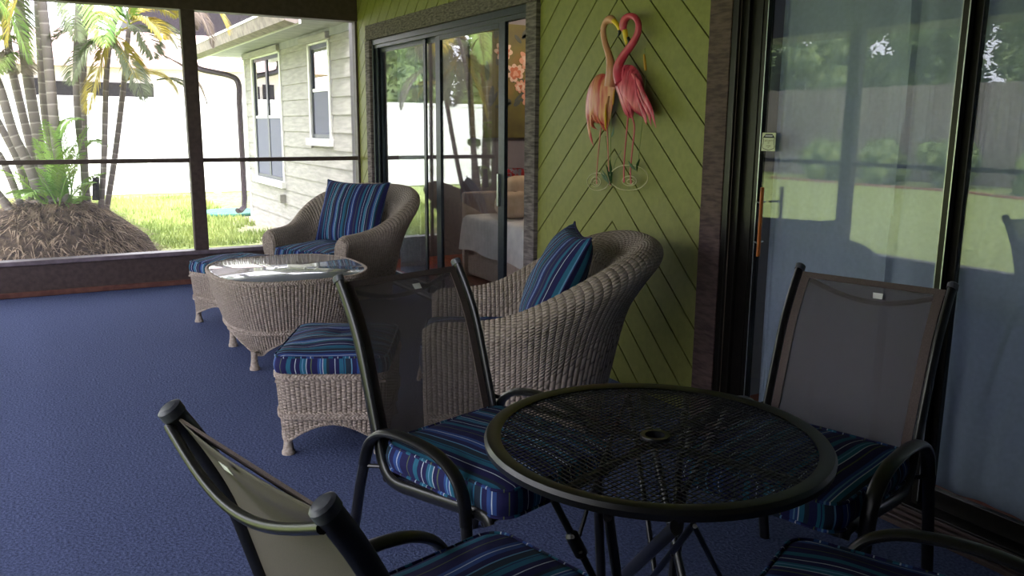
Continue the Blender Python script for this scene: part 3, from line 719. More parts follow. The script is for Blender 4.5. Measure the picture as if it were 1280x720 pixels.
def wicker_tub(parent, rx, ry, n, ztop, tb, zlow, arch, feet, name='woven_body', curve=1.0, rim=True, bands=(.22,), wmat='wicker'):
    """open basket: loop of given half sizes at ztop, scaled by tb at the bottom, lower edge arched up between the feet"""
    loop, per = resample(superloop(rx, ry, n, 720), RIB/6.0)
    K = len(loop); m = MB(); rows = []; R = 26
    angs = [atan2(fy, fx) for fx, fy in feet]
    def bot(k):
        x, y = loop[k]; a = atan2(y, x); da = sorted(abs((a-b+pi) % (2*pi)-pi) for b in angs)
        t = da[0]/(da[0]+da[1]); t = min(1, t*2)     # 0 at a foot, 1 midway
        return zlow+arch*sin(pi/2*min(1, max(0, (t-.10)/.9)))**.8
    bots = [bot(k) for k in range(K)]
    def pt(k, z, off=0, rib=True):
        q = max(0, min(1, (ztop-z)/(ztop-zlow))); s_ = 1-(1-tb)*q**curve
        x, y = loop[k % K]; x2, y2 = loop[(k+1) % K]; x0, y0 = loop[k-1]
        nx, ny = (y2-y0), -(x2-x0); l = hypot(nx, ny) or 1
        d = off+(ribd(per*k/K) if rib else 0)
        return V((x*s_+nx/l*d, y*s_+ny/l*d, z))
    for i in range(R+1):
        rows.append([pt(k, bots[k]+(ztop-bots[k])*i/R) for k in range(K)])
    m.grid(rows, True, lambda i, j: (per*j/K, bots[j % K]+(ztop-bots[j % K])*i/R))
    # inner skin
    rows = [[pt(k, bots[k]+(ztop-bots[k])*i/4, -.012, False) for k in range(0, K, 3)] for i in range(5)]
    kk = len(rows[0])
    m.grid(rows, True, lambda i, j: (per*j/kk, i*.1))
    body = m.build(name, M[wmat], parent)
    sub = [k for k in range(0, K, 6)]
    if rim:
        braidtube([pt(k, ztop+.002, .0, False) for k in sub], .0062, .03, True, 2, .010).build('rim_braid', M['braid'], parent)
    braidtube([pt(k, bots[k]+.002, .0, False) for k in sub], .0045, .026, True).build('lower_braid', M['braid'], parent)
    for zb in bands:
        bm_ = braidtube([pt(k, zb, .006, False) for k in sub], .0048, .03, True, 3, .0105); bm_.build('braided_band', M['braid'], parent)
    for fx, fy in feet: foot(fx, fy, zlow+.02, parent)
    return body

# armchairs
def arm_chair():
    root = empty('wicker_armchair', (0, 0, 0))
    path = []
    for i in range(41): path.append((.42-.42*i/40, -.372-.012*i/40))
    for i in range(1, 100):
        t = pi*i/100; path.append((-.37*sin(t)**.8, -.384*cos(t) if abs(cos(t)) > 0 else 0))
    for i in range(41): path.append((.42*i/40, .384-.012*i/40))
    P = [V((a, b, 0)) for a, b in path]; cum = [0]
    for i in range(len(P)-1): cum.append(cum[-1]+(P[i+1]-P[i]).length)
    Ltot = cum[-1]; n = int(Ltot/(RIB/6)); S = []; j = 0
    for k in range(n+1):
        d = min(Ltot*k/n, Ltot-1e-6)
        while cum[j+1] < d: j += 1
        S.append((P[j].lerp(P[j+1], (d-cum[j])/(cum[j+1]-cum[j])), d))
    m = MB(); rows = []; nsec = None; secl = []
    sm = lambda t: t*t*(3-2*t)
    for k, (p, d) in enumerate(S):
        a = S[max(k-14, 0)][0]; b_ = S[min(k+14, n)][0]; t = (b_-a).normalized(); nrm = V((-t.y, t.x, 0))
        q = max(0, min(1, (.42-p.x)/.79)); q2 = q**1.9; q = q**1.5
        h = .60+.30*sm(q2)+.02*q; fl = .03+.20*sm(q)
        fe = min(d, Ltot-d); fr = max(0, 1-fe/.05)     # rounding at arm fronts
        h -= .02*fr*fr
        sec = [(-.075, .30), (-.075+fl*.1, .42), (-.08+fl*.45, h-.14), (-.082+fl*.8, h-.06), (-.055+fl, h-.008), (-.01+fl, h), (.03+fl, h-.03), (.036+fl*.97, h-.085), (.022+fl*.72, h-.19), (.014+fl*.42, h-.34), (.004+fl*.10, .20), (0, .09)]
        c = catmull([(x, z, 0) for x, z in sec], 4)
        rd = ribd(d)
        row = []; 
        for i, w in enumerate(c):
            i0, i1 = c[max(i-1, 0)], c[min(i+1, len(c)-1)]; tx, tz = i1.x-i0.x, i1.y-i0.y; l = hypot(tx, tz) or 1
            ox, oz = -tz/l*-1, tx/l*-1   # outward of section
            ox, oz = (-tz/l, tx/l)
            row.append(p+nrm*(w.x+ox*rd)+V((0, 0, w.y+oz*rd)))
        rows.append(row)
        if not secl:
            acc = 0; secl = [0]
            for i in range(1, len(c)): acc += (c[i]-c[i-1]).length; secl.append(acc)
    m.grid(rows, False, lambda i, j: (Ltot*i/n, secl[min(j, len(secl)-1)]))
    # arm fronts
    for e, sg in ((0, -1), (n, 1)):
        row = rows[e]; cen = V((0, 0, 0))
        for p in row: cen += p
        cen /= len(row)
        R2 = [row, [V((p.x+.012, (p.y-cen.y)*.85+cen.y, (p.z-cen.z)*.96+cen.z)) for p in row], [V((p.x+.015, (p.y-cen.y)*.1+cen.y, (p.z-cen.z)*.93+cen.z)) for p in row]]
        m.grid(R2, False, lambda i, j: (R2[i][min(j, len(row)-1)].y, R2[i][min(j, len(row)-1)].z))
        m.face([len(m.v)-len(row)+i for i in range(len(row))], [(p.y, p.z) for p in R2[2]])
    m.build('woven_shell', M['wicker'], root)
    # front apron with arched lower edge, and woven deck
    m = MB(); R = 12; K = 200; rows = []
    for i in range(R+1):
        row = []
        for k in range(K+1):
            y = -.36+.72*k/K; zb = .10+.05*sin(pi*k/K)**.7
            row.append(V((.425+.03*cos(pi*(k/K-.5))+ribd(.72*k/K), y, zb+(.355-zb)*i/R)))
        rows.append(row)
    m.grid(rows, False, lambda i, j: (.72*j/K, .25*i/R))
    rows = [[V((x, -.33+.66*k/10, .345)) for k in range(11)] for x in (.45, .0, -.3)]
    m.grid(rows, False, lambda i, j: (.1*j, .3*i)); m.build('front_apron', M['wicker'], root)
    braidtube([(.455, -.37+.74*k/60, .355) for k in range(61)], .006, .03, False).build('seat_braid', M['braid'], root)
    sub = list(range(0, n+1, 6))
    def off(k, o):
        a = S[max(k-14, 0)][0]; b_ = S[min(k+14, n)][0]; t = (b_-a).normalized(); return S[k][0]+V((-t.y, t.x, 0))*o
    braidtube([off(k, .014)+V((0, 0, .175)) for k in sub], .0048, .03, False, 3, .0105).build('braided_band', M['braid'], root)
    braidtube([off(k, .004)+V((0, 0, .092)) for k in sub], .0045, .026, False).build('lower_braid', M['braid'], root)
    for fx, fy in ((.40, -.35), (.40, .35), (-.27, -.27), (-.27, .27)): foot(fx, fy, .10, root)
    return root
ca = arm_chair(); aA = atan2(.46, -.89)
ca.location = (1.93, 3.28, 0); ca.rotation_euler.z = aA
tag(ca, 'rounded wicker armchair against the green chevron wall below the flamingos', 'armchair', None)
cb = copy_tree(ca); aB = atan2(-.5, -.87)
cb.location = (2.12, 6.47, 0); cb.rotation_euler.z = aB
tag(cb, 'rounded wicker armchair in the far corner beside the bedroom sliding door', 'armchair')
def loc2(c, a, x, y, z): return (c[0]+cos(a)*x-sin(a)*y, c[1]+sin(a)*x+cos(a)*y, z)
cushion('seat_cushion', .60, .585, .12, loc2(ca.location, aA, .15, 0, .412), aA, 'striped blue seat cushion in the armchair below the flamingos', 'armchair seat cushions', 'x', seed=1, dome=.03)
cushion('seat_cushion', .60, .585, .12, loc2(cb.location, aB, .15, 0, .412), aB, 'striped blue seat cushion in the armchair in the far corner', 'armchair seat cushions', 'x', seed=3, dome=.03)
def backrot(a, tilt): # local x -> sideways, local y -> up, local z -> facing direction
    f_ = V((cos(a), sin(a), 0)); s_ = V((-sin(a), cos(a), 0)); upv = (V((0, 0, 1))*cos(tilt)-f_*sin(tilt)).normalized(); n_ = s_.cross(upv)
    return Matrix((s_, upv, n_)).transposed().to_euler()
pillow('back_cushion', .60, .56, .22, loc2(ca.location, aA, -.15, .03, .705), backrot(aA, .46), 'plump striped blue back cushion leaning in the armchair below the flamingos', 'armchair back cushions', 1)
pillow('back_cushion', .66, .56, .19, loc2(cb.location, aB, -.13, 0, .70), backrot(aB, .36), 'striped blue back cushion upright in the armchair in the far corner', 'armchair back cushions', 2)

# ottomans
def ottoman():
    root = empty('wicker_ottoman', (0, 0, 0))
    ft = [(.20, .26), (-.20, .26), (-.20, -.26), (.20, -.26)]
    wicker_tub(root, .25, .315, 7, .355, .93, .062, .085, ft, bands=(.175,))
    m = MB(); m.box((-.235, -.30, .335), (.235, .30, .345)); m.build('deck', M['braid'], root, smooth=False)
    return root
oa = ottoman(); oa.location = (1.17, 3.62, 0); oa.rotation_euler.z = aA
tag(oa, 'square wicker ottoman in front of the armchair below the flamingos', 'ottoman')
ob = copy_tree(oa); ob.location = (1.27, 6.13, 0); ob.rotation_euler.z = aB
tag(ob, 'square wicker ottoman behind the coffee table near the far screens', 'ottoman')
cushion('ottoman_cushion', .48, .60, .09, (1.17, 3.62, .404), aA, 'striped blue tufted cushion on the ottoman nearest the dining chairs', 'ottoman cushions', 'x', tuft=.016, seed=5, r=.06, dome=.04)
cushion('ottoman_cushion', .48, .60, .09, (1.27, 6.13, .404), aB, 'striped blue cushion on the ottoman behind the coffee table', 'ottoman cushions', 'x', tuft=.016, seed=6, r=.06, dome=.04)

# coffee table
ct = empty('wicker_coffee_table', (1.33, 5.14, 0), 0, 'round cornered wicker coffee table with a glass top between the armchairs', 'coffee table')
wicker_tub(ct, .455, .50, 2.7, .525, .70, .072, .115, [(.29, .30), (-.29, .30), (-.29, -.30), (.29, -.30)], curve=1.25, bands=(.215,))
m = MB(); lp = superloop(.445, .49, 2.7, 96)
rows = [[V((x*s_, y*s_, z)) for x, y in lp] for s_, z in ((.995, .528), (1, .532), (1, .540), (.993, .5425), (.01, .5425))]
k = m.grid(rows, True); m.build('glass_top', M['glasstop'], ct)

# ------------------------------------------------------------------ dining table
TX, TY, TR, TZ = 1.216, 1.442, .397, .715
tb = empty('round_mesh_table', (TX, TY, 0), 0, 'round black metal mesh dining table in the foreground', 'table')
m = MB(); m.lathe([(TR-.035, TZ-.006), (TR-.012, TZ), (TR-.002, TZ-.003), (TR+.004, TZ-.012), (TR+.002, TZ-.026), (TR-.006, TZ-.030), (TR-.010, TZ-.022), (TR-.034, TZ-.010)], 120)
m.f = m.f[:-2]; m.uv = m.uv[:-2]; m.mi = m.mi[:-2]
m.build('table_rim', M['blackmetal'], tb)
m = MB(); pyy, pxx, wd = .0105, .0175, .0013; Rm = TR-.03; nst = int(2*Rm/pyy)
for i in range(-nst//2, nst//2+1):
    y0 = i*pyy
    if abs(y0) > Rm: continue
    xm = sqrt(Rm*Rm-y0*y0); n = int(xm/(pxx/2)); pts = []
    for k in range(-n, n+1):
        x = k*pxx/2; s_ = 1 if (k+i) % 2 == 0 else -1; y = y0+s_*pyy*.44
        if hypot(x, y) < .030: 
            pts.append(None); continue
        pts.append((x, y))
    rows = []
    def flush(rows):
        if len(rows) > 1:
            b0_ = len(m.v)
            for (x, y) in rows: m.v.extend([(x, y-wd, TZ-.009), (x, y+wd, TZ-.009), (x, y+wd*.9, TZ-.0115), (x, y-wd*.9, TZ-.0115)])
            for q in range(len(rows)-1):
                for e in range(4):
                    e2 = (e+1) % 4; m.face((b0_+q*4+e, b0_+q*4+e2, b0_+q*4+4+e2, b0_+q*4+4+e))
    for p in pts:
        if p is None: flush(rows); rows = []
        else: rows.append(p)
    flush(rows)
o = m.build('mesh_top', M['tablemesh'], tb, smooth=False, fixn=False); o.rotation_euler.z = radians(-38)
m = MB(); m.lathe([(.024, TZ-.03), (.024, TZ-.004), (.034, TZ-.004), (.036, TZ-.010), (.03, TZ-.03)], 32); m.f = m.f[:-2]; m.uv = m.uv[:-2]; m.mi = m.mi[:-2]
rows = [[V((r_*cos(a*pi/16), r_*sin(a*pi/16), z)) for a in range(32)] for r_, z in ((.024, TZ-.03), (.03, TZ-.03))]; m.grid(rows, True)
m.build('umbrella_ring', M['blackmetal'], tb)
for a in (20, 110):
    m = MB(); c, s_ = cos(radians(a)), sin(radians(a))
    for sg in (-1, 1): m.tube([(c*.034*sg, s_*.034*sg, TZ-.022), (c*(TR-.012)*sg, s_*(TR-.012)*sg, TZ-.022)], .010, 8, flat=(.7, 1.3))
    m.build('support_bar', M['blackmetal'], tb)
# folding legs under the top: upright legs, long crossed legs and hinged braces, mirrored across the hub
def tw(x, y, z, sg): return V(((x-TX)*sg, (y-TY)*sg, z))
for sg in (1, -1):
    m = MB(); m.tube([tw(.905, 1.20, TZ-.03, sg), tw(.985, 1.27, .50, sg), tw(1.0, 1.28, 0, sg)], .0125, 12, flat=(1.2, .8)); m.build('leg', M['blackmetal'], tb)
    m = MB(); m.tube([tw(.985, 1.10, TZ-.03, sg), tw(1.107, 1.401, .40, sg), tw(1.28, 1.82, 0, sg)], .0125, 12, flat=(1.2, .8)); m.build('leg', M['blackmetal'], tb)
    m = MB(); m.tube([tw(1.03, 1.10, TZ-.035, sg), tw(1.13, 1.32, .44, sg), tw(1.20, 1.46, .30, sg)], .007, 10); m.build('folding_brace', M['blackmetal'], tb)
    m = MB(); m.tube([tw(1.03, 1.10, TZ-.035, sg), tw(1.17, 1.16, .50, sg), tw(1.27, 1.21, .34, sg)], .0055, 10); m.build('folding_brace', M['blackmetal'], tb)
    m = MB(); A_, B_ = tw(.85, 1.31, TZ-.03, sg), tw(.985, 1.27, .40, sg)
    m.tube([A_, B_], .0075, 10); m.build('folding_brace', M['blackmetal'], tb)
    m = MB(); m.tube([A_.lerp(B_, .26), A_.lerp(B_, .28), A_.lerp(B_, .44), A_.lerp(B_, .46)], [.008, .014, .014, .008], 10); m.build('brace_hinge', M['blackmetal'], tb)
    for t_ in (.30, .42):
        q = A_.lerp(B_, t_); m = MB(); d_ = (V((-TX, -TY, EYE))-q).normalized(); m.tube([q+d_*.010, q+d_*.0165], .0042, 10); m.build('brace_rivet', M['screw'], tb)
    for q in (tw(1.03, 1.10, TZ-.035, sg), tw(1.085, 1.22, .55, sg), tw(.945, 1.235, .60, sg)):
        m = MB(); d_ = V((-.5, -.8, .3)).normalized(); m.tube([q+d_*.008, q+d_*.0165], .0042, 10); m.build('rivet', M['screw'], tb)

# ------------------------------------------------------------------ sling dining chairs
def sling_chair(sl='sling'):
    root = empty('sling_chair', (0, 0, 0))
    HW = .235
    prof = [(-.405, .96), (-.36, .885), (-.315, .79), (-.275, .66), (-.235, .52), (-.205, .43), (-.15, .395), (-.05, .40), (.10, .415), (.22, .425), (.245, .405)]
    P = catmull([(x, 0, z) for x, z in prof], 5)
    for s_ in (-1, 1):
        m = MB(); m.tube([(p.x, s_*HW, p.z) for p in P], .0125, 12, flat=(1.5, .95), ref=(1, 0, .5)); m.build('side_rail', M['blackmetal'], root)
        m = MB(); t = (P[0]-P[1]).normalized(); a = V((P[0].x, s_*HW, P[0].z)); m.tube([a-t*.004, a+t*.012, a+t*.016], [.0165, .0165, .012], 14, flat=(1.25, .95), ref=(1, 0, .5)); m.build('end_cap', M['cap'], root, label='grey plastic end cap')
    def sheet(pts, nm, mat, tg=None):
        m = MB(); K = 16; rows = []
        for p in pts: rows.append([V((p.x+.014*sin(pi*k/K)*tg[0], -HW+2*HW*k/K, p.z-.014*sin(pi*k/K)*tg[1])) for k in range(K+1)])
        m.grid(rows); o = m.build(nm, M[mat], root, smooth=True); o.modifiers.new('s', 'SOLIDIFY').thickness = .0012; return o
    bi = 1
    sheet([P[i] for i in range(bi, 24)], 'sling_back', sl, (-1, 0)); sheet([P[i] for i in range(26, 48)], 'sling_seat', sl, (0, 1))
    # hems along both side rails and the top
    for s_ in (-1, 1):
        m = MB(); rows = []
        for i in range(bi, 24):
            p = P[i]; rows.append([V((p.x+.002, s_*(HW-.016), p.z)), V((p.x+.002, s_*(HW-.042), p.z)), V((p.x-.002, s_*(HW-.042), p.z)), V((p.x-.002, s_*(HW-.016), p.z))])
        m.grid(rows, True); m.build('sling_hem', plainhem, root)
    p, q = P[bi], P[bi+1]; m = MB(); m.box((-.0022, -HW+.015, -.016), (.0022, HW-.015, .003)); o = m.build('top_hem', plainhem, root, smooth=False)
    o.location = (p.x, 0, p.z); o.rotation_euler.y = atan2(q.x-p.x, p.z-q.z)*-1
    # bowed bar under the top edge
    m = MB(); m.tube([(P[1].x-.014-.006*sin(pi*k/20), -HW+2*HW*k/20, P[1].z-.010-.060*sin(pi*k/20)) for k in range(21)], .0085, 10); m.build('bow_bar', M['blackmetal'], root)
    for x, z in ((-.20, .392), (.22, .402)):
        m = MB(); m.tube([(x, -HW, z), (x, HW, z)], .0095, 10); m.build('seat_crossbar', M['blackmetal'], root)
    # armrest loops running down into the legs
    for s_ in (-1, 1):
        y = s_*(HW+.035)
        top = catmull([(-.25, y, .44), (-.222, y, .508), (-.17, y, .55), (-.095, y, .568), (0, y, .57), (.085, y, .558), (.15, y, .524), (.185, y, .468), (.195, y, .40)], 6)
        m = MB(); m.tube(top, .0135, 14, flat=(.9, 1.55), ref=(0, 0, 1) if False else None); m.build('armrest', M['blackmetal'], root)
        m = MB(); m.tube([top[-1], (.205, y, .25), (.225, y, .0)], .0135, 12, flat=(1, 1.3)); m.build('leg', M['blackmetal'], root)
        m = MB(); m.tube([top[0], (-.275, y, .36), (-.32, y, .18), (-.36, y, .0)], .0135, 12, flat=(1, 1.3)); m.build('leg', M['blackmetal'], root)
        for a_, b_ in (((-.240, s_*HW, .535), (-.21, y, .52)), ((.19, s_*HW, .418), (.194, y, .405)), ((-.205, s_*HW, .43), (-.252, y, .43))):
            m = MB(); m.tube([a_, b_], .007, 8); m.build('arm_bracket', M['blackmetal'], root)
    m = MB(); a = V((P[3].x+.003, .02, P[3].z)); dz = (P[3]-P[5]); dz.y = 0
    m.v = [tuple(a), tuple(a+V((0, .03, 0))), tuple(a+V((0, .032, 0))-dz*.45), tuple(a+V((0, .004, 0))-dz*.45)]
    m.v += [tuple(V(p)+V((.001, 0, 0))) for p in m.v]
    for q in ((0, 1, 2, 3), (7, 6, 5, 4), (0, 4, 5, 1), (1, 5, 6, 2), (2, 6, 7, 3), (3, 7, 4, 0)): m.face(q)
    o = m.build('care_tag', M['white'], root, smooth=False, label='small white tag')
    return root
plainhem = noisy('sling_hem', H(84, 72, 70), H(98, 86, 82), 300, .85, .2)
c2 = sling_chair()
def chair_at(o, x, y, a, label):
    o.location = (x, y, 0); o.rotation_euler.z = a; o['label'] = label; o['category'] = 'chair'; return o
A2 = atan2(-.96, .27); A1 = atan2(.235, .972); A3 = atan2(-.276, -.96); A4 = atan2(.9, -.42)
P2, P1, P3, P4 = (1.107, 2.06), (.614, 1.250), (1.863, 1.56), (1.35, .84)
chair_at(c2, *P2, A2, 'black sling chair behind the mesh table with its see-through back toward the ottoman')
c1 = sling_chair('sling_dark'); [setattr(k, 'location', (-.042, -.01, .022)) for k in c1.children if k.name.startswith('care_tag')]
chair_at(c1, *P1, A1, 'black sling chair seen from behind at the bottom left, taupe mesh back')
c3 = copy_tree(c2); chair_at(c3, *P3, A3, 'black sling chair standing against the large sliding glass door')
c4 = copy_tree(c2); chair_at(c4, *P4, A4, 'black sling chair at the bottom right corner, only seat and arm in view')
for (p, a, s_, lab) in ((P2, A2, 0, 'striped cushion on the sling chair behind the mesh table'), (P1, A1, 2, 'striped cushion on the sling chair at the bottom left'),
                       (P3, A3, 4, 'striped cushion on the sling chair by the large glass door'), (P4, A4, 7, 'striped cushion at the bottom right corner of the table')):
    cushion('chair_cushion', .50, .47, .08, loc2(p, a, .06 if s_ == 2 else .045, .012 if s_ == 2 else 0, .470), a, lab, 'dining chair cushions', 'x', seed=s_, r=.055, dome=.02)

# ------------------------------------------------------------------ flamingo wall ornament
FX = W-.045
def fp(x, y, dx=0): p = atx(x, y, FX-dx); return p
fo = fp(770, 235); fl = empty('flamingo_wall_ornament', (W-.02, fo.y, fo.z), 0, 'painted metal ornament of two pink flamingos touching beaks on the green wall', 'wall ornament')
def zone(name, c1, c2, c3, scale=6):   # streaky feathers
    m, nt, out = newmat(name); b = N(nt, 'ShaderNodeBsdfPrincipled', i_Roughness=.35)
    tc = N(nt, 'ShaderNodeTexCoord'); mp = N(nt, 'ShaderNodeMapping'); mp.inputs['Scale'].default_value = (6, 6, 1)
    nt.links.new(tc.outputs['Object'], mp.inputs[0]); nz = N(nt, 'ShaderNodeTexNoise'); nz.inputs['Scale'].default_value = scale
    nt.links.new(mp.outputs[0], nz.inputs[0]); cr = N(nt, 'ShaderNodeValToRGB'); e = cr.color_ramp.elements
    e[0].position = .38; e[0].color = c1; e[1].position = .66; e[1].color = c3; x = e.new(.5); x.color = c2
    nt.links.new(nz.outputs[0], cr.inputs[0]); nt.links.new(cr.outputs[0], b.inputs['Base Color']); nt.links.new(b.outputs[0], out.inputs[0]); return m
mSal = zone('salmon_feathers', H(176, 56, 58), H(196, 112, 90), H(206, 150, 108)); mSalN = zone('salmon_neck', H(196, 132, 104), H(200, 142, 110), H(206, 154, 120), 2)
mPk = zone('pink_feathers', H(150, 38, 60), H(192, 66, 88), H(214, 100, 122)); mPkN = zone('pink_neck', H(184, 54, 78), H(196, 68, 92), H(206, 82, 104), 2)
mBk = plain('beak_yellow', H(214, 180, 40), .4); mBt = plain('beak_black', H(22, 24, 20), .4)
def relief(poly_px, thick, mat, name, parent, dx=0):
    """closed outline on the wall, domed toward the room"""
    pts = [fp(x, y, dx) for x, y in poly_px]; P = catmull([(p.y, p.z, 0) for p in pts]+[(pts[0].y, pts[0].z, 0)], 6)[:-1]
    cy = sum(p.x for p in P)/len(P); cz = sum(p.y for p in P)/len(P); m = MB(); rows = []
    for s_, d in ((.001, 1), (.3, .96), (.55, .84), (.75, .66), (.9, .4), (1, .0)):
        rows.append([V((FX-dx-thick*d, cy+(p.x-cy)*s_, cz+(p.y-cz)*s_)) for p in P])
    rows.append([V((FX-dx+.004, p.x, p.y)) for p in P])
    m.grid(rows, True); m.face([len(m.v)-len(P)+i for i in range(len(P))])
    return m.build(name, mat, parent, world=True)
def pxtube(pts, rads, dx, mat, name, parent, n=6, fl_=None):
    P = [fp(x, y, dx) for x, y in pts]; Q = catmull(P, n); RR = catmull([(r_, 0, 0) for r_ in rads], n)
    kk = 1.3 if name in ('neck', 'beak', 'beak_tip') else (1.25 if name in ('leg', 'reed') else 1); m = MB(); m.tube(Q, [max(.0008, q.x*kk) for q in RR], 12, flat=fl_); return m.build(name, mat, parent, world=True)
class Sub: pass
def child(o, par):   # re-parent a mesh written relative to the ornament's base under one of its parts
    o.parent = par; return o
# left bird (salmon)
bl = relief([(757, 93), (752, 92), (744, 96), (737, 108), (733, 128), (733, 148), (738, 156), (745, 152), (751, 157), (757, 164), (762, 150), (766, 128), (769, 104), (766, 92)], .035, mSal, 'flamingo_body', fl, .012)
child(pxtube([(762, 108), (764, 88), (762, 72), (756, 52), (754, 38), (757, 28), (763, 24), (768, 27)], [.022, .021, .0155, .0125, .012, .013, .017, .012], .03, mSalN, 'neck', fl), bl)
child(pxtube([(767, 26), (771, 30), (774, 36), (773, 41)], [.010, .0095, .008, .005], .035, mBk, 'beak', fl), bl)
child(pxtube([(774, 38), (774, 42), (772, 46)], [.007, .006, .001], .036, mBt, 'beak_tip', fl), bl)
for q in ([(742, 110), (736, 130), (735, 150), (738, 170), (742, 183)], [(748, 112), (743, 130), (742, 146), (747, 155)], [(754, 115), (749, 135), (750, 150), (757, 162)], [(761, 120), (758, 140), (760, 160)],
          [(740, 142), (742, 150), (749, 154)], [(739, 148), (741, 158), (747, 162)], [(745, 120), (739, 140), (738, 160)]):
    child(pxtube(q, [.006]+[.011]*(len(q)-2)+[.001], .034, mSal, 'feather', fl, fl_=(1, .45)), bl)
child(pxtube([(751, 160), (748, 190), (746, 215), (746, 230)], [.0035, .0028, .0028, .0035], .01, plain('leg_pink', H(190, 120, 110)), 'leg', fl), bl)
child(pxtube([(759, 158), (760, 190), (761, 215), (763, 232)], [.0035, .0028, .0028, .0035], .01, plain('leg_pink', H(190, 120, 110)), 'leg', fl), bl)
child(pxtube([(757, 130), (757, 150), (757, 163)], [.002, .007, .003], .045, mBk, 'tail_feather', fl, fl_=(1, .5)), bl)
# right bird (pink)
br = relief([(773, 88), (770, 96), (770, 106), (774, 118), (779, 134), (784, 146), (790, 147), (793, 138), (799, 144), (806, 146), (808, 132), (804, 108), (800, 94), (792, 83), (781, 81)], .04, mPk, 'flamingo_body', fl, .012)
child(pxtube([(776, 104), (773, 92), (774, 80), (782, 66), (791, 54), (797, 42), (798, 30), (794, 22), (787, 20), (781, 25), (779, 34), (781, 38)], [.024, .022, .019, .0165, .015, .0135, .0125, .012, .0125, .016, .015, .010], .035, mPkN, 'neck', fl), br)
child(pxtube([(781, 38), (782, 45), (783, 52), (783, 56)], [.0105, .0105, .008, .004], .045, mBk, 'beak', fl), br)
child(pxtube([(785, 47), (787, 52), (785, 56), (782, 56)], [.006, .007, .005, .001], .044, mBt, 'beak_tip', fl), br)
for q in ([(776, 90), (775, 108), (782, 128), (786, 146)], [(786, 88), (785, 108), (788, 130), (790, 147)], [(794, 92), (796, 110), (797, 130)], [(798, 100), (806, 120), (814, 138), (820, 160)],
          [(796, 110), (804, 128), (811, 142), (814, 158)], [(794, 116), (801, 132), (806, 146), (808, 156)], [(790, 92), (798, 104), (805, 122), (809, 140)], [(780, 86), (780, 104), (785, 126)]):
    child(pxtube(q, [.006]+[.0125]*(len(q)-2)+[.001], .038, mPk, 'feather', fl, fl_=(1, .45)), br)
child(pxtube([(785, 145), (782, 180), (780, 205), (780, 228)], [.0038, .003, .003, .0035], .01, plain('leg_rose', H(196, 92, 104)), 'leg', fl), br)
child(pxtube([(790, 146), (793, 160), (790, 190), (788, 215), (789, 230)], [.0038, .0036, .003, .003, .0035], .01, plain('leg_rose', H(196, 92, 104)), 'leg', fl), br)
# wire scroll bases, reeds, leaves, cattails
mw = plain('cream_wire', H(176, 170, 130), .4); mg = plain('dark_green_leaf', H(44, 78, 40), .4); mgs = plain('green_stem', H(104, 116, 60), .4); mct = plain('cattail', H(190, 140, 50), .6)
def ellpx(cx, cy, rx, ry, a0=0, a1=360, n=28): return [(cx+rx*cos(radians(a0+(a1-a0)*k/n)), cy+ry*sin(radians(a0+(a1-a0)*k/n))) for k in range(n+1)]
m = MB()
for pts in (ellpx(747.5, 227, 13.5, 11), ellpx(745, 227, 6, 6, 0, 420), ellpx(745, 228, 3, 3), ellpx(786, 222, 24, 16), ellpx(787, 226, 9, 6, 0, 420), ellpx(788, 227, 4.5, 3)):
    m.tube([fp(x, y, .008) for x, y in pts], .0032, 8)
m.build('wire_base', mw, fl, world=True)
for q in ([(762, 232), (758, 222), (752, 212)], [(763, 231), (761, 216), (757, 205)], [(764, 231), (764, 214), (762, 200)], [(795, 213), (789, 207), (785, 201)], [(796, 213), (797, 205), (800, 198)], [(764, 172), (766, 166), (767, 157)], [(760, 228), (755, 222), (751, 216)]):
    pxtube(q, [.002, .009, .001], .012, mg, 'leaf', fl, fl_=(.25, 1) if False else (1, .3))
for q in ([(763, 232), (763, 190), (764, 150), (766, 128)], [(765, 232), (768, 205), (776, 189)], [(796, 215), (801, 170), (806, 120), (807, 95)], [(764, 230), (760, 200), (757, 170)]):
    pxtube(q, [.0018]*len(q), .006, mgs, 'reed', fl)
pxtube([(805, 68), (806, 78), (807, 88)], [.004, .0075, .006], .008, mct, 'cattail', fl); pxtube([(768, 112), (767, 122), (766, 131)], [.003, .006, .004], .012, mct, 'cattail', fl)
pxtube([(806, 60), (806, 66)], [.0015, .0018], .008, mgs, 'cattail_tip', fl)

# ------------------------------------------------------------------ outdoors
m = MB(); m.box((-60, -40, G-.3), (60, 90, G)); m.build('ground', M['lawn'], None, kind='structure', label='lawn around the porch', smooth=False, fixn=False)
# grass tufts where the lawn is close (nobody could count them)
m = MB()
def blade(x, y, s_):
    a = random.uniform(0, 2*pi); w = .006*s_*1.5; hh = random.uniform(.03, .075)*s_; lx, ly = random.uniform(-.03, .03), random.uniform(-.03, .03)
    n = m.add([(x-cos(a)*w, y-sin(a)*w, G), (x+cos(a)*w, y+sin(a)*w, G), (x+lx, y+ly, G+hh)]); m.face((n, n+1, n+2))
for i in range(26000):
    t = random.random()**1.6; y = 9.4+t*9; x = random.uniform(-1.0, 3.6)
    if x > 2.95: continue
    if hypot(x-2.95, y-14.9) < .7: continue
    if hypot((x-.13)/1.25, (y-9.72)/1.1) < 1: continue
    if (y < 11 or x > 2.5) and noise.noise(V((x*.9, y*.9, 3))) < .05+(11-y)*.12: continue
    blade(x, y, 1+t)
m.build('lawn_grass', M['grassblade'], None, 'short patchy grass on the lawn beyond the far screens', 'grass', kind='stuff', smooth=False, fixn=False)

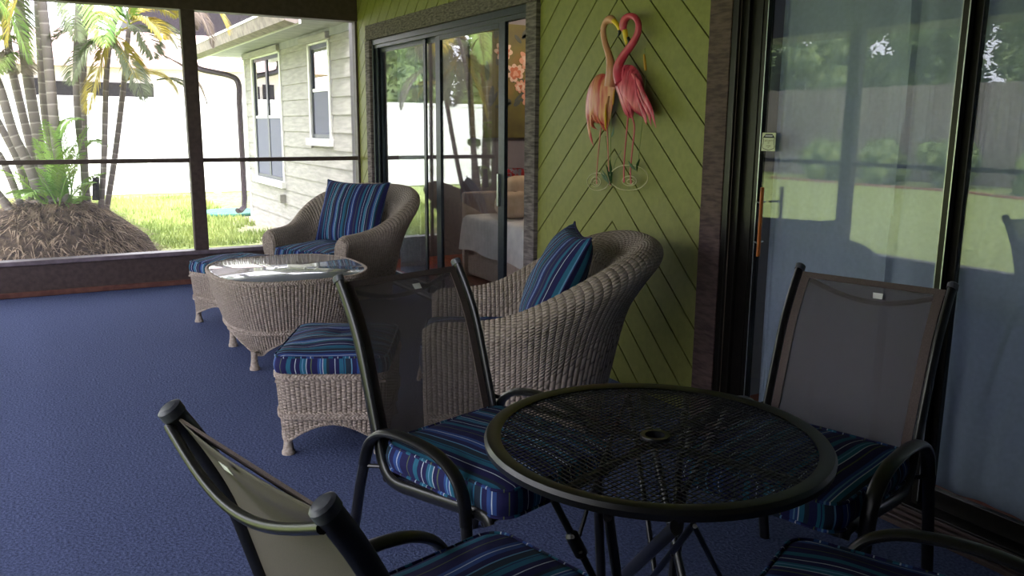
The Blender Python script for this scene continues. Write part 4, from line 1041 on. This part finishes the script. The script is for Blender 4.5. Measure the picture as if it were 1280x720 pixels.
# white vinyl fence
FY = 19.6
wf = empty('white_fence', (0, FY, G), 0, 'tall plain white vinyl fence across the back of the yard', 'fence')
xs = [-13.2+2.4*i for i in range(11)]
for i in range(10):
    m = MB(); x0, x1 = xs[i]+.064, xs[i+1]-.064
    m.box((x0, FY-.01, G+.02), (x1, FY+.01, 1.92)); m.box((x0, FY-.025, G+.03), (x1, FY+.025, G+.17)); m.box((x0, FY-.025, 1.86), (x1, FY+.025, 1.94))
    m.build('fence_panel', M['vinyl'], wf, world=True, smooth=False)
for x in xs:
    m = MB(); m.box((x-.064, FY-.064, G), (x+.064, FY+.064, 1.97)); m.box((x-.08, FY-.08, 1.97), (x+.08, FY+.08, 2.0))
    m.build('fence_post', M['vinyl'], wf, world=True, smooth=False)
# neighbour houses beyond the fence
nb = empty('neighbor_house', (2.8, 25, G), 0, 'pale stucco house with a pink roof behind the white fence', 'building')
m = MB(); m.box((-.9, 24, G), (6.5, 31, 2.95)); m.build('stucco_wall', M['stucco'], nb, world=True, smooth=False)
m = MB(); m.box((.65, 23.9, 1.55), (2.95, 23.99, 2.40)); m.box((.25, 23.9, 1.55), (.55, 23.99, 2.46)); m.build('dark_strip', M['shingle'], nb, world=True, smooth=False)  # dark bands on the stucco just above the fence top
m = MB(); m.prism([(23.4, 2.75), (23.4, 2.95), (27.5, 4.0), (31.6, 2.95), (31.6, 2.75)], 8.0, 0, -1.3); m.build('roof', M['pinkroof'], nb, world=True, smooth=False)
nd = empty('dark_roofed_building', (6, 30, G), 0, 'building with a dark shingle roof rising beyond the fence near the gutter', 'building')
m = MB(); m.box((3.9, 32, G), (13, 38, 4.4)); m.build('stucco_wall', M['stucco'], nd, world=True, smooth=False)
m = MB(); m.prism([(3.3, 4.15), (3.3, 4.5), (4.3, 6.5), (11, 7.0), (13.5, 4.5), (13.5, 4.15)], 7, 1, 31.4); m.build('roof', M['shingle'], nd, world=True, smooth=False)

# wing of the house with lap siding
WX = 3.15; Y0, Y1, ZT = 8.80, 14.22, 2.50
wg = empty('house_wing', (WX, 11, G), 0, 'wing of the house with pale lap siding and two dark framed windows', 'building')
wins = [(12.02, 13.62, .60, 2.38), (9.82, 10.56, 1.24, 2.36)]
m = MB(); z = G; bh = .205; ri = 0
while z < ZT:
    z1 = min(z+bh, ZT)
    cuts = [(Y0+.09, Y1)]
    for (a, b_, za, zb) in wins:
        if z1 > za-.05 and z < zb+.08:
            cuts = [c for (p, q) in cuts for c in ((p, min(q, a-.07)), (max(p, b_+.07), q)) if c[1]-c[0] > .02]
    for (p, q) in cuts:   # each lap: thick at the bottom edge
        n = m.add([(WX-.022, p, z), (WX-.022, q, z), (WX-.004, q, z1+.01), (WX-.004, p, z1+.01), (WX+.02, p, z), (WX+.02, q, z), (WX+.02, q, z1+.01), (WX+.02, p, z1+.01)])
        for fq in ((0, 1, 2, 3), (4, 7, 6, 5), (0, 4, 5, 1), (1, 5, 6, 2), (2, 6, 7, 3), (3, 7, 4, 0)): m.face([n+i for i in fq])
    z = z1
m.build('lap_siding', M['siding'], wg, world=True, smooth=False)
m = MB()
for (ya, yb, za, zb) in ((Y0, wins[1][0], G, ZT), (wins[1][1], wins[0][0], G, ZT), (wins[0][1], Y1, G, ZT), (wins[1][0], wins[1][1], G, wins[1][2]), (wins[0][0], wins[0][1], G, wins[0][2]), (wins[1][0], wins[1][1], wins[1][3], ZT), (wins[0][0], wins[0][1], wins[0][3], ZT)):
    m.box((WX+.01, ya, za), (WX+.12, yb, zb))
m.box((WX+.12, Y1-.12, G), (8, Y1, ZT)); m.box((WX+.12, Y0, G), (8, Y0+.1, ZT))
m.build('wall_core', M['siding'], wg, world=True, smooth=False)
m = MB(); m.box((WX-.03, Y0-.01, G), (WX+.02, Y0+.09, ZT)); m.box((WX-.026, Y1-.07, G), (WX+.02, Y1+.01, ZT)); m.build('corner_board', M['white'], wg, world=True, smooth=False, label='white corner board')
mdk = plain('window_interior', H(64, 66, 78)); mbl = noisy('blinds', H(96, 98, 118), H(112, 114, 132), 60, .7, .2, stretch=(1, 1, 3))
for wi, (ya, yb, za, zb) in enumerate(wins):
    fr_ = MB(); x0 = WX-.035
    fr_.box((x0, ya-.07, za-.02), (WX+.02, ya, zb+.02)); fr_.box((x0, yb, za-.02), (WX+.02, yb+.07, zb+.02)); fr_.box((x0, ya-.07, zb+.0), (WX+.02, yb+.07, zb+.04))
    fr = fr_.build('window_trim', M['white'], wg, world=True, smooth=False, bevel=.004)
    hd = MB(); hd.box((x0-.05, ya-.10, zb+.02), (WX, yb+.28, zb+.10)); hd.build('window_hood', M['siding'], wg, world=True, smooth=False, bevel=.01)
    sl = MB(); sl.box((x0-.05, ya-.09, za-.09), (WX, yb+.09, za)); sl.build('window_sill', M['white'], wg, world=True, smooth=False, bevel=.006)
    mids = [ya, (ya+yb)/2, yb] if wi == 0 else [ya, yb]
    for k in range(len(mids)-1):
        a, b_ = mids[k], mids[k+1]; zc = (za+zb)/2+.02
        s_ = MB(); s_.box((WX-.01, a, za), (WX+.02, a+.05, zb)); s_.box((WX-.01, b_-.05, za), (WX+.02, b_, zb)); s_.box((WX-.01, a+.05, za), (WX+.02, b_-.05, za+.05)); s_.box((WX-.01, a+.05, zb-.05), (WX+.02, b_-.05, zb))
        sash = s_.build('window_frame', M['bronze'], wg, world=True, smooth=False)
        s_ = MB(); s_.box((WX-.012, a+.05, zc-.02), (WX+.02, b_-.05, zc+.02)); s_.build('meeting_rail', M['white'], wg, world=True, smooth=False)
        s_ = MB(); s_.box((WX+.004, a+.05, zc+.02), (WX+.008, b_-.05, zb-.05)); s_.build('upper_pane', M['wglass'], wg, world=True, smooth=False)
        s_ = MB(); s_.box((WX+.0, a+.05, za+.05), (WX+.004, b_-.05, zc-.02)); s_.build('window_screen', mbl, wg, world=True, smooth=False, label='grey insect screen on the lower sash')
    s_ = MB(); s_.box((WX+.10, ya, za), (WX+.11, yb, zb)); s_.build('blind', mdk, wg, world=True, smooth=False)  # dark sheet stands in for the dim room behind the panes
m = MB(); m.box((WX-.10, 11.98, .30), (WX-.02, 12.12, .42)); m.build('outlet_box', M['boxgrey'], wg, world=True, smooth=False, bevel=.006, label='grey outlet box low on the siding')
# eave: soffit, fascia, gutter, roof
m = MB(); m.box((2.58, 8.98, ZT-.0), (WX+.1, 15.0, ZT+.02)); m.box((WX-.035, Y0, ZT-.09), (WX, Y1+.05, ZT)); m.build('soffit', M['soffit'], wg, world=True, smooth=False)
m = MB(); gp = [(2.42, 2.47), (2.53, 2.44), (2.575, 2.46), (2.575, 2.60), (2.55, 2.60), (2.55, 2.49), (2.455, 2.50), (2.41, 2.61), (2.39, 2.61)]
m.prism(gp, 6.1, 1, 9.0); m.build('gutter', M['guttertan'], wg, world=True, smooth=False)
m = MB(); m.box((2.565, 8.98, ZT-.06), (2.585, 15.05, ZT+.05)); m.box((2.385, 9.0, 2.60), (2.42, 15.1, 2.63)); m.build('fascia', M['white'], wg, world=True, smooth=False)
m = MB(); m.prism([(2.56, 2.62), (2.56, 2.66), (7.5, 3.9), (8.2, 3.9), (8.2, 2.62)], 6.3, 1, 8.95); m.build('roof', M['shingle'], wg, world=True, smooth=False)
m = MB(); dsx, dsy = WX-.09, Y1+.12
pp = catmull([(2.47, 14.75, 2.48), (2.47, 14.75, 2.36), (2.55, 14.68, 2.27), (2.95, 14.42, 2.17), (dsx, dsy, 2.05), (dsx, dsy, 1.8)], 6)+[V((dsx, dsy, 1.0)), V((dsx, dsy, .2)), V((dsx-.02, dsy-.03, .05)), V((dsx-.10, dsy-.12, .0)), V((dsx-.16, dsy-.18, .0))]
m.tube(pp, .048, 12, flat=(1, .8)); m.build('downspout', M['pipe'], wg, world=True, label='brown downspout at the far corner')
o = MB(); pts = [(2.95+.55*cos(t)*(1+.1*sin(5*t)), 14.9+.55*sin(t)) for t in [k*pi/12 for k in range(24)]]; o.prism(pts, .05, 2, G)
o = o.build('splash_mat', M['teal'], None, 'flat teal green cover lying on the grass by the downspout', 'ground cover', smooth=False, bevel=.02, loc=(2.95, 14.9, G))

# palms -----------------------------------------------------------
def frond_mesh(root_p, dir_, length, droop, leaf, mat, parent, n=26, name='frond', dens=1.0, wl=.013):
    m = MB(); d = V(dir_).normalized(); pts = []; p = V(root_p); dd = d.copy(); st = length/n
    for i in range(n+1):
        pts.append(p.copy()); p = p+dd*st; dd = (dd+V((0, 0, -droop*(.35+i/n)/n*2.4))).normalized()
    m.tube(pts, [.009*(1-.8*i/n) for i in range(n+1)], 5)
    for i in range(3, n+1):
        t = i/n; q = pts[i]; tg = (pts[min(i+1, n)]-pts[i-1]).normalized(); side = tg.cross(V((0, 0, 1)))
        side = side.normalized() if side.length > .05 else V((1, 0, 0)); upn = side.cross(tg)
        ll = leaf*(sin(pi*(.12+.86*t))**.7)
        for sg in (-1, 1):
            for sub in range(2):
                qq = q-tg*st*.5*sub
                v0 = (side*sg*.8+tg*.65+upn*.22+V((random.uniform(-.1, .1), random.uniform(-.1, .1), random.uniform(-.08, .08)))).normalized()
                a = qq; b_ = qq+v0*ll*.5; c = qq+v0*ll*.95+V((0, 0, -ll*.28)); w = upn.cross(v0).normalized()*wl
                k = m.add([a, b_+w, c, b_-w, b_+V((0, 0, -.004))]); m.face((k, k+1, k+2, k+4)); m.face((k, k+4, k+2, k+3))
    return m.build(name, mat, parent, world=True, smooth=False, fixn=False)
PC = (.25, 9.75, G)
pc = empty('palm_clump', PC, 0, 'clump of slender ringed palms on a shaggy root mound outside the far screens', 'palm')
trunks = [  # px polyline, y distance, radius
 ([(18, -40), (23, 0), (36, 103), (53, 200), (68, 262)], 9.75, .048), ([(45, -40), (47, 0), (55, 133), (66, 200), (78, 262)], 10.1, .036), ([(50, -40), (53, 5), (60, 70), (73, 200), (86, 268)], 9.6, .044),
 ([(101, -40), (98, 8), (95, 92), (98, 155), (104, 200), (108, 255)], 9.7, .031), ([(120, -40), (112, 8), (104, 60), (105, 200), (110, 262)], 9.95, .036), ([(146, 20), (139, 45), (133, 97), (130, 200), (126, 262)], 9.6, .026),
 ([(163, 22), (161, 36), (154, 111), (143, 200), (132, 268)], 9.9, .027), ([(2, -10), (8, 40), (16, 90), (30, 150), (42, 200), (56, 262)], 9.9, .038), ([(-22, 60), (0, 111), (17, 167), (33, 200), (52, 250)], 9.55, .042),
 ([(-30, 100), (0, 157), (22, 200), (38, 250)], 9.8, .034), ([(-14, 180), (0, 195), (14, 225), (28, 262)], 9.6, .03), ([(-40, 200), (-5, 240), (12, 262), (24, 285)], 9.5, .04)]
crowns = []
for i, (px, Y, r_) in enumerate(trunks):
    P = [aty(x, y, Y) for x, y in px]
    e0 = P[0]+(P[0]-P[1]).normalized()*(.05 if i in (5, 6) else random.uniform(.5, 1.3))
    Q = catmull([e0]+P, 7); Q.reverse()
    m = MB(); m.tube(Q, [r_*(1.15-.3*k/len(Q)) for k in range(len(Q))], 12); m.build('trunk', M['bark'], pc, world=True)
    t = (Q[-1]-Q[-4]).normalized(); top = Q[-1]
    m = MB(); ln = .30 if i in (5, 6) else .5; m.tube([top-t*.02, top+t*ln*.3, top+t*ln], [r_*.95, r_*1.05, r_*.5], 10); m.build('crownshaft', M['shaft'] if i == 6 else M['shaftg'], pc, world=True)
    crowns.append((top+t*ln*.85, i))
fm = ['leaflime', 'leafgreen', 'leafyel', 'leafgrey', 'leaflime', 'leafyel']
for (tp, i) in crowns:
    k = 7 if i not in (5, 6) else 0
    for q in range(k):
        a = 2*pi*q/k+i*1.3; random.seed(i*20+q)
        frond_mesh(tp, (cos(a), sin(a), random.uniform(.5, 1.1)), random.uniform(1.1, 1.6), random.uniform(.7, 1.1), .34, M[fm[(q+i) % 6]], pc, n=32, wl=.009)
random.seed(11)
def pf(x, y, Y): return aty(x, y, Y)
def fr2(a, Ya, b, Yb, droop, leaf, mat, wl=.008, n=34):   # frond from px a toward px b
    p = pf(*a, Ya); q = pf(*b, Yb); d = q-p; ln = d.length*1.12; d = d.normalized()+V((0, 0, droop*.55)); frond_mesh(p, d, ln, droop, leaf, M[mat], pc, n=n, wl=wl)
fr2((162, 26), 9.9, (222, 52), 9.6, .9, .34, 'leafgrey'); fr2((162, 24), 9.9, (215, 10), 10.1, .7, .30, 'leafyel'); fr2((160, 30), 9.9, (118, 20), 10.0, .7, .3, 'leafyel')
fr2((150, 108), 9.9, (226, 96), 9.8, 1.3, .26, 'leafyel'); fr2((139, 42), 9.6, (112, 130), 9.5, .25, .26, 'leafyel'); fr2((140, 40), 9.6, (60, 48), 9.7, .8, .3, 'leafgrey')
fr2((140, 40), 9.6, (165, 90), 9.7, .5, .3, 'leafyel'); fr2((141, 38), 9.6, (100, 20), 9.9, .7, .28, 'leafgreen'); fr2((160, 30), 9.9, (190, 70), 9.6, 1.0, .3, 'leafgrey'); fr2((138, 44), 9.6, (100, 75), 9.6, .7, .24, 'leafgreen')
fr2((8, 40), 9.9, (-20, 10), 9.8, .4, .3, 'leafgrey'); fr2((12, 60), 9.9, (24, 86), 9.6, .3, .26, 'leafbrown'); fr2((16, 70), 9.9, (-8, 84), 9.5, .7, .28, 'leafgreen'); fr2((30, 60), 9.9, (-14, 48), 9.7, .8, .28, 'leafgreen')
fr2((206, -30), 9.4, (282, 38), 9.2, 1.0, .28, 'leafyel'); fr2((200, -20), 9.4, (258, 60), 9.1, 1.2, .18, 'leafbrown'); fr2((196, -24), 9.4, (240, 40), 9.0, 1.3, .2, 'leafbrown')
fr2((196, 100), 9.8, (240, 112), 9.9, .8, .16, 'leafgrey')
for a_, b_, dr, lf, mt in (((-30, -30), (28, 70), .9, .3, 'leaflime'), ((-20, -60), (24, 40), .8, .3, 'leafgrey'), ((60, -50), (20, 50), 1.0, .3, 'leafyel'), ((70, -60), (92, 40), .9, .28, 'leafgrey'), ((110, -60), (128, 46), .8, .28, 'leaflime'),
        ((162, 30), (205, 40), 1.1, .28, 'leafyel'), ((140, 44), (92, 100), .9, .26, 'leafgrey'), ((160, 34), (128, 70), .8, .26, 'leafyel'), ((139, 46), (176, 116), .6, .24, 'leafgrey'), ((162, 30), (150, -10), .5, .26, 'leaflime'), ((205, 70), (254, 130), 1.0, .14, 'leafbrown'), ((105, 150), (72, 170), 1.2, .14, 'leaflime'), ((100, 190), (130, 172), 1.0, .12, 'leaflime')):
    fr2(a_, 9.7+random.uniform(-.2, .2), b_, 9.6+random.uniform(-.3, .3), dr, lf, mt)
# young green shoots low in the clump
for (a, b) in (((70, 255), (38, 205)), ((72, 258), (50, 180)), ((74, 258), (95, 190)), ((80, 262), (110, 225)), ((76, 260), (60, 160)), ((66, 262), (15, 235)), ((92, 262), (72, 235)), ((100, 258), (122, 215)), ((84, 262), (100, 245)), ((70, 250), (84, 185)), ((88, 250), (104, 160)), ((60, 250), (28, 240)), ((90, 240), (70, 140)), ((60, 262), (0, 205))):
    fr2(a, 9.45+random.random()*.3, b, 9.2+random.random()*.5, .7, .2, 'leaflime', .008, 22)
# root mound with a shaggy coat of dead strands
m = MB(); rows = []
def mh(t, r_):   # mound radius/height profile
    return
prof = [(0, .66), (.25, .64), (.45, .56), (.62, .42), (.74, .25), (.82, .08), (.9, -.02)]
MX, MY = .13, 9.72
for rr, z in prof:
    rows.append([V((MX+rr*1.18*cos(a)*(1+.10*noise.noise(V((cos(a)*2, sin(a)*2, z*3)))), MY+rr*.95*sin(a)*(1+.10*noise.noise(V((cos(a)*2, sin(a)*2, z*3+5)))), G+z+.08+.07*noise.noise(V((rr*5*cos(a), rr*5*sin(a), 2))))) for a in [k*2*pi/64 for k in range(64)]])
m.grid(rows, True); m.build('root_mound', M['thatch'], pc, world=True)
m = MB()
for i in range(7000):
    a = random.uniform(0, 2*pi); rr = sqrt(random.random())*.86; k = min(5, int(rr/.83*6))
    z = .72 if rr < .25 else (.72-(rr-.25)**1.6*1.5)
    z = max(.02, z); p = V((MX+rr*1.2*cos(a), MY+rr*.97*sin(a), G+z))
    out_ = V((cos(a)*1.2, sin(a), 0)); tw = V((-sin(a), cos(a), 0))
    d = (out_*random.uniform(.3, 1)+tw*random.uniform(-1, 1)+V((0, 0, random.uniform(-1.2, .2)))).normalized()
    ln = random.uniform(.08, .34); w = tw*random.uniform(.003, .009); mid = p+d*ln*.5+V((0, 0, .02)); e = p+d*ln+V((0, 0, -.03))
    if e.z < G: e.z = G+.004
    k = m.add([p-w, p+w, mid+w, mid-w, e]); m.face((k, k+1, k+2, k+3)); m.face((k+3, k+2, k+4))
m.build('dead_strands', M['thatchleaf'], pc, world=True, smooth=False, fixn=False, kind='stuff')
m = MB(); p0 = pf(120, 250, 9.5); m.tube([p0, pf(120, 222, 9.5)], [.035, .03], 10); m.build('cut_stub', M['shingle'], pc, world=True)

# trees, shrubs -------------------------------------------------------
def crown_mesh(seed, R, Hh, nleaf, size, name, mat, blobs=19):
    random.seed(seed); m = MB(); B = []
    for k in range(blobs):
        a = random.uniform(0, 2*pi); rr = R*.65*sqrt(random.random()); B.append((V((cos(a)*rr, sin(a)*rr, random.uniform(.25, .85)*Hh)), R*random.uniform(.32, .55)))
    for i in range(nleaf):
        c, r_ = random.choice(B); d = V((random.gauss(0, 1), random.gauss(0, 1), random.gauss(0, 1))).normalized(); p = c+d*r_*random.uniform(.75, 1.05)
        a = V((random.gauss(0, 1), random.gauss(0, 1), random.gauss(0, .6))).normalized(); b_ = a.cross(V((random.gauss(0, 1), random.gauss(0, 1), random.gauss(0, 1)))).normalized(); s_ = size*random.uniform(.6, 1.3)
        k = m.add([p-a*s_, p+b_*s_*.4, p+a*s_, p-b_*s_*.4]); m.face((k, k+1, k+2, k+3))
    for c, r_ in B: # inner mass of older foliage keeps the crown opaque
        rows = []
        for q in range(1, 8):
            th = pi*q/8; rows.append([c+V((sin(th)*cos(a), sin(th)*sin(a), cos(th)))*r_*(.78+.15*noise.noise(V((cos(a)*3, sin(a)*3, th*2+seed)))) for a in [t*2*pi/12 for t in range(12)]])
        m.grid(rows, True)
    me = m.build(name, mat, None, smooth=False, fixn=False); return me
def make_tree(x, y, R, Hh, lift, mat, seed, label, nleaf=5200, size=.12, name='tree', cat='tree', grp=None):
    t = empty(name, (x, y, G), 0, label, cat, grp)
    c = crown_mesh(seed, R, Hh, nleaf, size, 'foliage', mat); c.parent = t; c.location = (0, 0, lift)
    m = MB(); m.tube(catmull([(0, 0, -.05), (.1, .05, lift*.6+.1), (0, .1, lift+Hh*.5)], 6), [.16*R*.5]*6+[.11*R*.5]*7, 10); m.build('trunk', M['stem'], t); return t
tl = [(-3.3, 21.9, 1.55, 4.4, 1.0, 'leafdark'), (-7.0, 22.2, 1.6, 4.8, .9, 'leafgreen'), (-10.7, 21.9, 1.6, 4.6, .9, 'leafdark'), (-14.4, 22.2, 1.6, 5.0, .9, 'leafgreen'), (-5.2, 26.0, 1.8, 8.0, .9, 'leafdark'), (-9.4, 26.3, 1.8, 8.2, .9, 'leafgreen'), (-13.6, 26, 1.8, 8.0, .9, 'leafdark')]
tlab = ['dark green tree behind the white fence, nearest to the pink roofed house', 'bright green tree behind the white fence, second from the pink roofed house', 'dark green tree behind the white fence, third from the pink roofed house', 'bright green tree behind the white fence, fourth from the pink roofed house', 'tall dark tree in the second row behind the white fence', 'tall bright tree in the second row behind the white fence', 'tall dark tree behind the white fence, farthest back from the pink roofed house']
for i, (x, y, R, Hh, lf, mt) in enumerate(tl): make_tree(x, y, R, Hh, lf, M[mt], 40+i, tlab[i])
# grey board fence with trees behind and shrubs before it, seen in the big door's glass
FXX = -16.5
gf = empty('board_fence', (FXX, 12, G), 0, 'weathered grey board fence along the side yard', 'fence')
m = MB(); y = -4.0
while y < 33:
    w = random.uniform(.135, .145); m.box((FXX-.01+random.uniform(-.004, .004), y, G+.03), (FXX+.012, y+w, 2.62+random.uniform(-.02, .02))); y += .15
m.box((FXX-.06, -4, .3), (FXX-.01, 33, .4)); m.box((FXX-.06, -4, 2.1), (FXX-.01, 33, 2.2)); m.build('boards', M['woodfence'], gf, world=True, smooth=False)
ts = [(-19, 2.0+3.7*k, 1.65, 5.3+.3*(k % 2)) for k in range(8)]+[(-23, 3.8+3.9*k, 1.75, 8.6+.2*(k % 2)) for k in range(8)]
tn = ['first', 'second', 'third', 'fourth', 'fifth', 'sixth', 'seventh', 'eighth']
for i, (x, y, R, Hh) in enumerate(ts):
    make_tree(x, y, R, Hh, .4, M['leafgreen' if i % 2 else 'leafdark'], 70+i, ('leafy tree directly behind the grey board fence, %s from its near end' % tn[i]) if i < 8 else ('tall tree in the back row behind the grey board fence, %s from its near end' % tn[i-8]), 5200, .14)
sb = [(-15.3, 13.5, .85, 1.25), (-15.2, 15.5, .88, 1.3), (-15.3, 17.5, .85, 1.2), (-14.6, 8.6, .9, 1.35), (-14.9, 10.7, .85, 1.1)]
for i, (x, y, R, Hh) in enumerate(sb):
    make_tree(x, y, R, Hh, -.12, M['leafgreen'], 90+i, 'low green shrub before the grey board fence, %s from the near end' % '' if False else ['low shrub before the board fence, middle of the bed of five, nearest side', 'low shrub before the board fence at the centre of the far group', 'low shrub before the board fence at the far end of the bed', 'low shrub before the board fence, nearest to the house', 'low shrub before the board fence, second nearest to the house'][i], 2600, .055, 'shrub', 'shrub')
m = MB(); m.tube(catmull([(-14.2, 18.5, G), (-14.0, 15, G), (-14.1, 12.6, G), (-13.4, 10.6, G), (-13.3, 8.2, G), (-14.6, 7.0, G)], 10), .06, 8); m.build('bed_edging', M['brickedge'], None, 'reddish edging stones curving round the shrub bed', 'edging', loc=(-13.8, 12, G))

# ------------------------------------------------------------------ light
w = bpy.data.worlds.new('sky'); sc.world = w; w.use_nodes = True; nt = w.node_tree; nt.nodes.clear()
out = nt.nodes.new('ShaderNodeOutputWorld'); bg = nt.nodes.new('ShaderNodeBackground')
tc = nt.nodes.new('ShaderNodeTexCoord'); sp = nt.nodes.new('ShaderNodeSeparateXYZ'); nt.links.new(tc.outputs['Generated'], sp.inputs[0])
cr = nt.nodes.new('ShaderNodeValToRGB'); e = cr.color_ramp.elements
e[0].position = 0; e[0].color = (.85, .86, 1, 1); e[1].position = .7; e[1].color = (.95, .95, 1, 1)
nt.links.new(sp.outputs[2], cr.inputs[0]); nt.links.new(cr.outputs[0], bg.inputs[0]); bg.inputs[1].default_value = 6.0; nt.links.new(bg.outputs[0], out.inputs[0])
sl = bpy.data.lights.new('sun', 'SUN'); sl.energy = 7.0; sl.angle = radians(25); sl.color = (1, .96, .96)
so = bpy.data.objects.new('sun', sl); C.objects.link(so); so.rotation_euler = (radians(28), radians(-14), 0)
sc.view_settings.view_transform = 'Standard'; sc.view_settings.look = 'None'; sc.view_settings.gamma = 1; sc.view_settings.use_curve_mapping = False
sc.view_settings.exposure = 0.45
sc.cycles.max_bounces = 12; sc.cycles.transparent_max_bounces = 24; sc.cycles.diffuse_bounces = 5; sc.cycles.glossy_bounces = 4
sc.cycles.use_denoising = True
sc.cycles.sample_clamp_indirect = 6
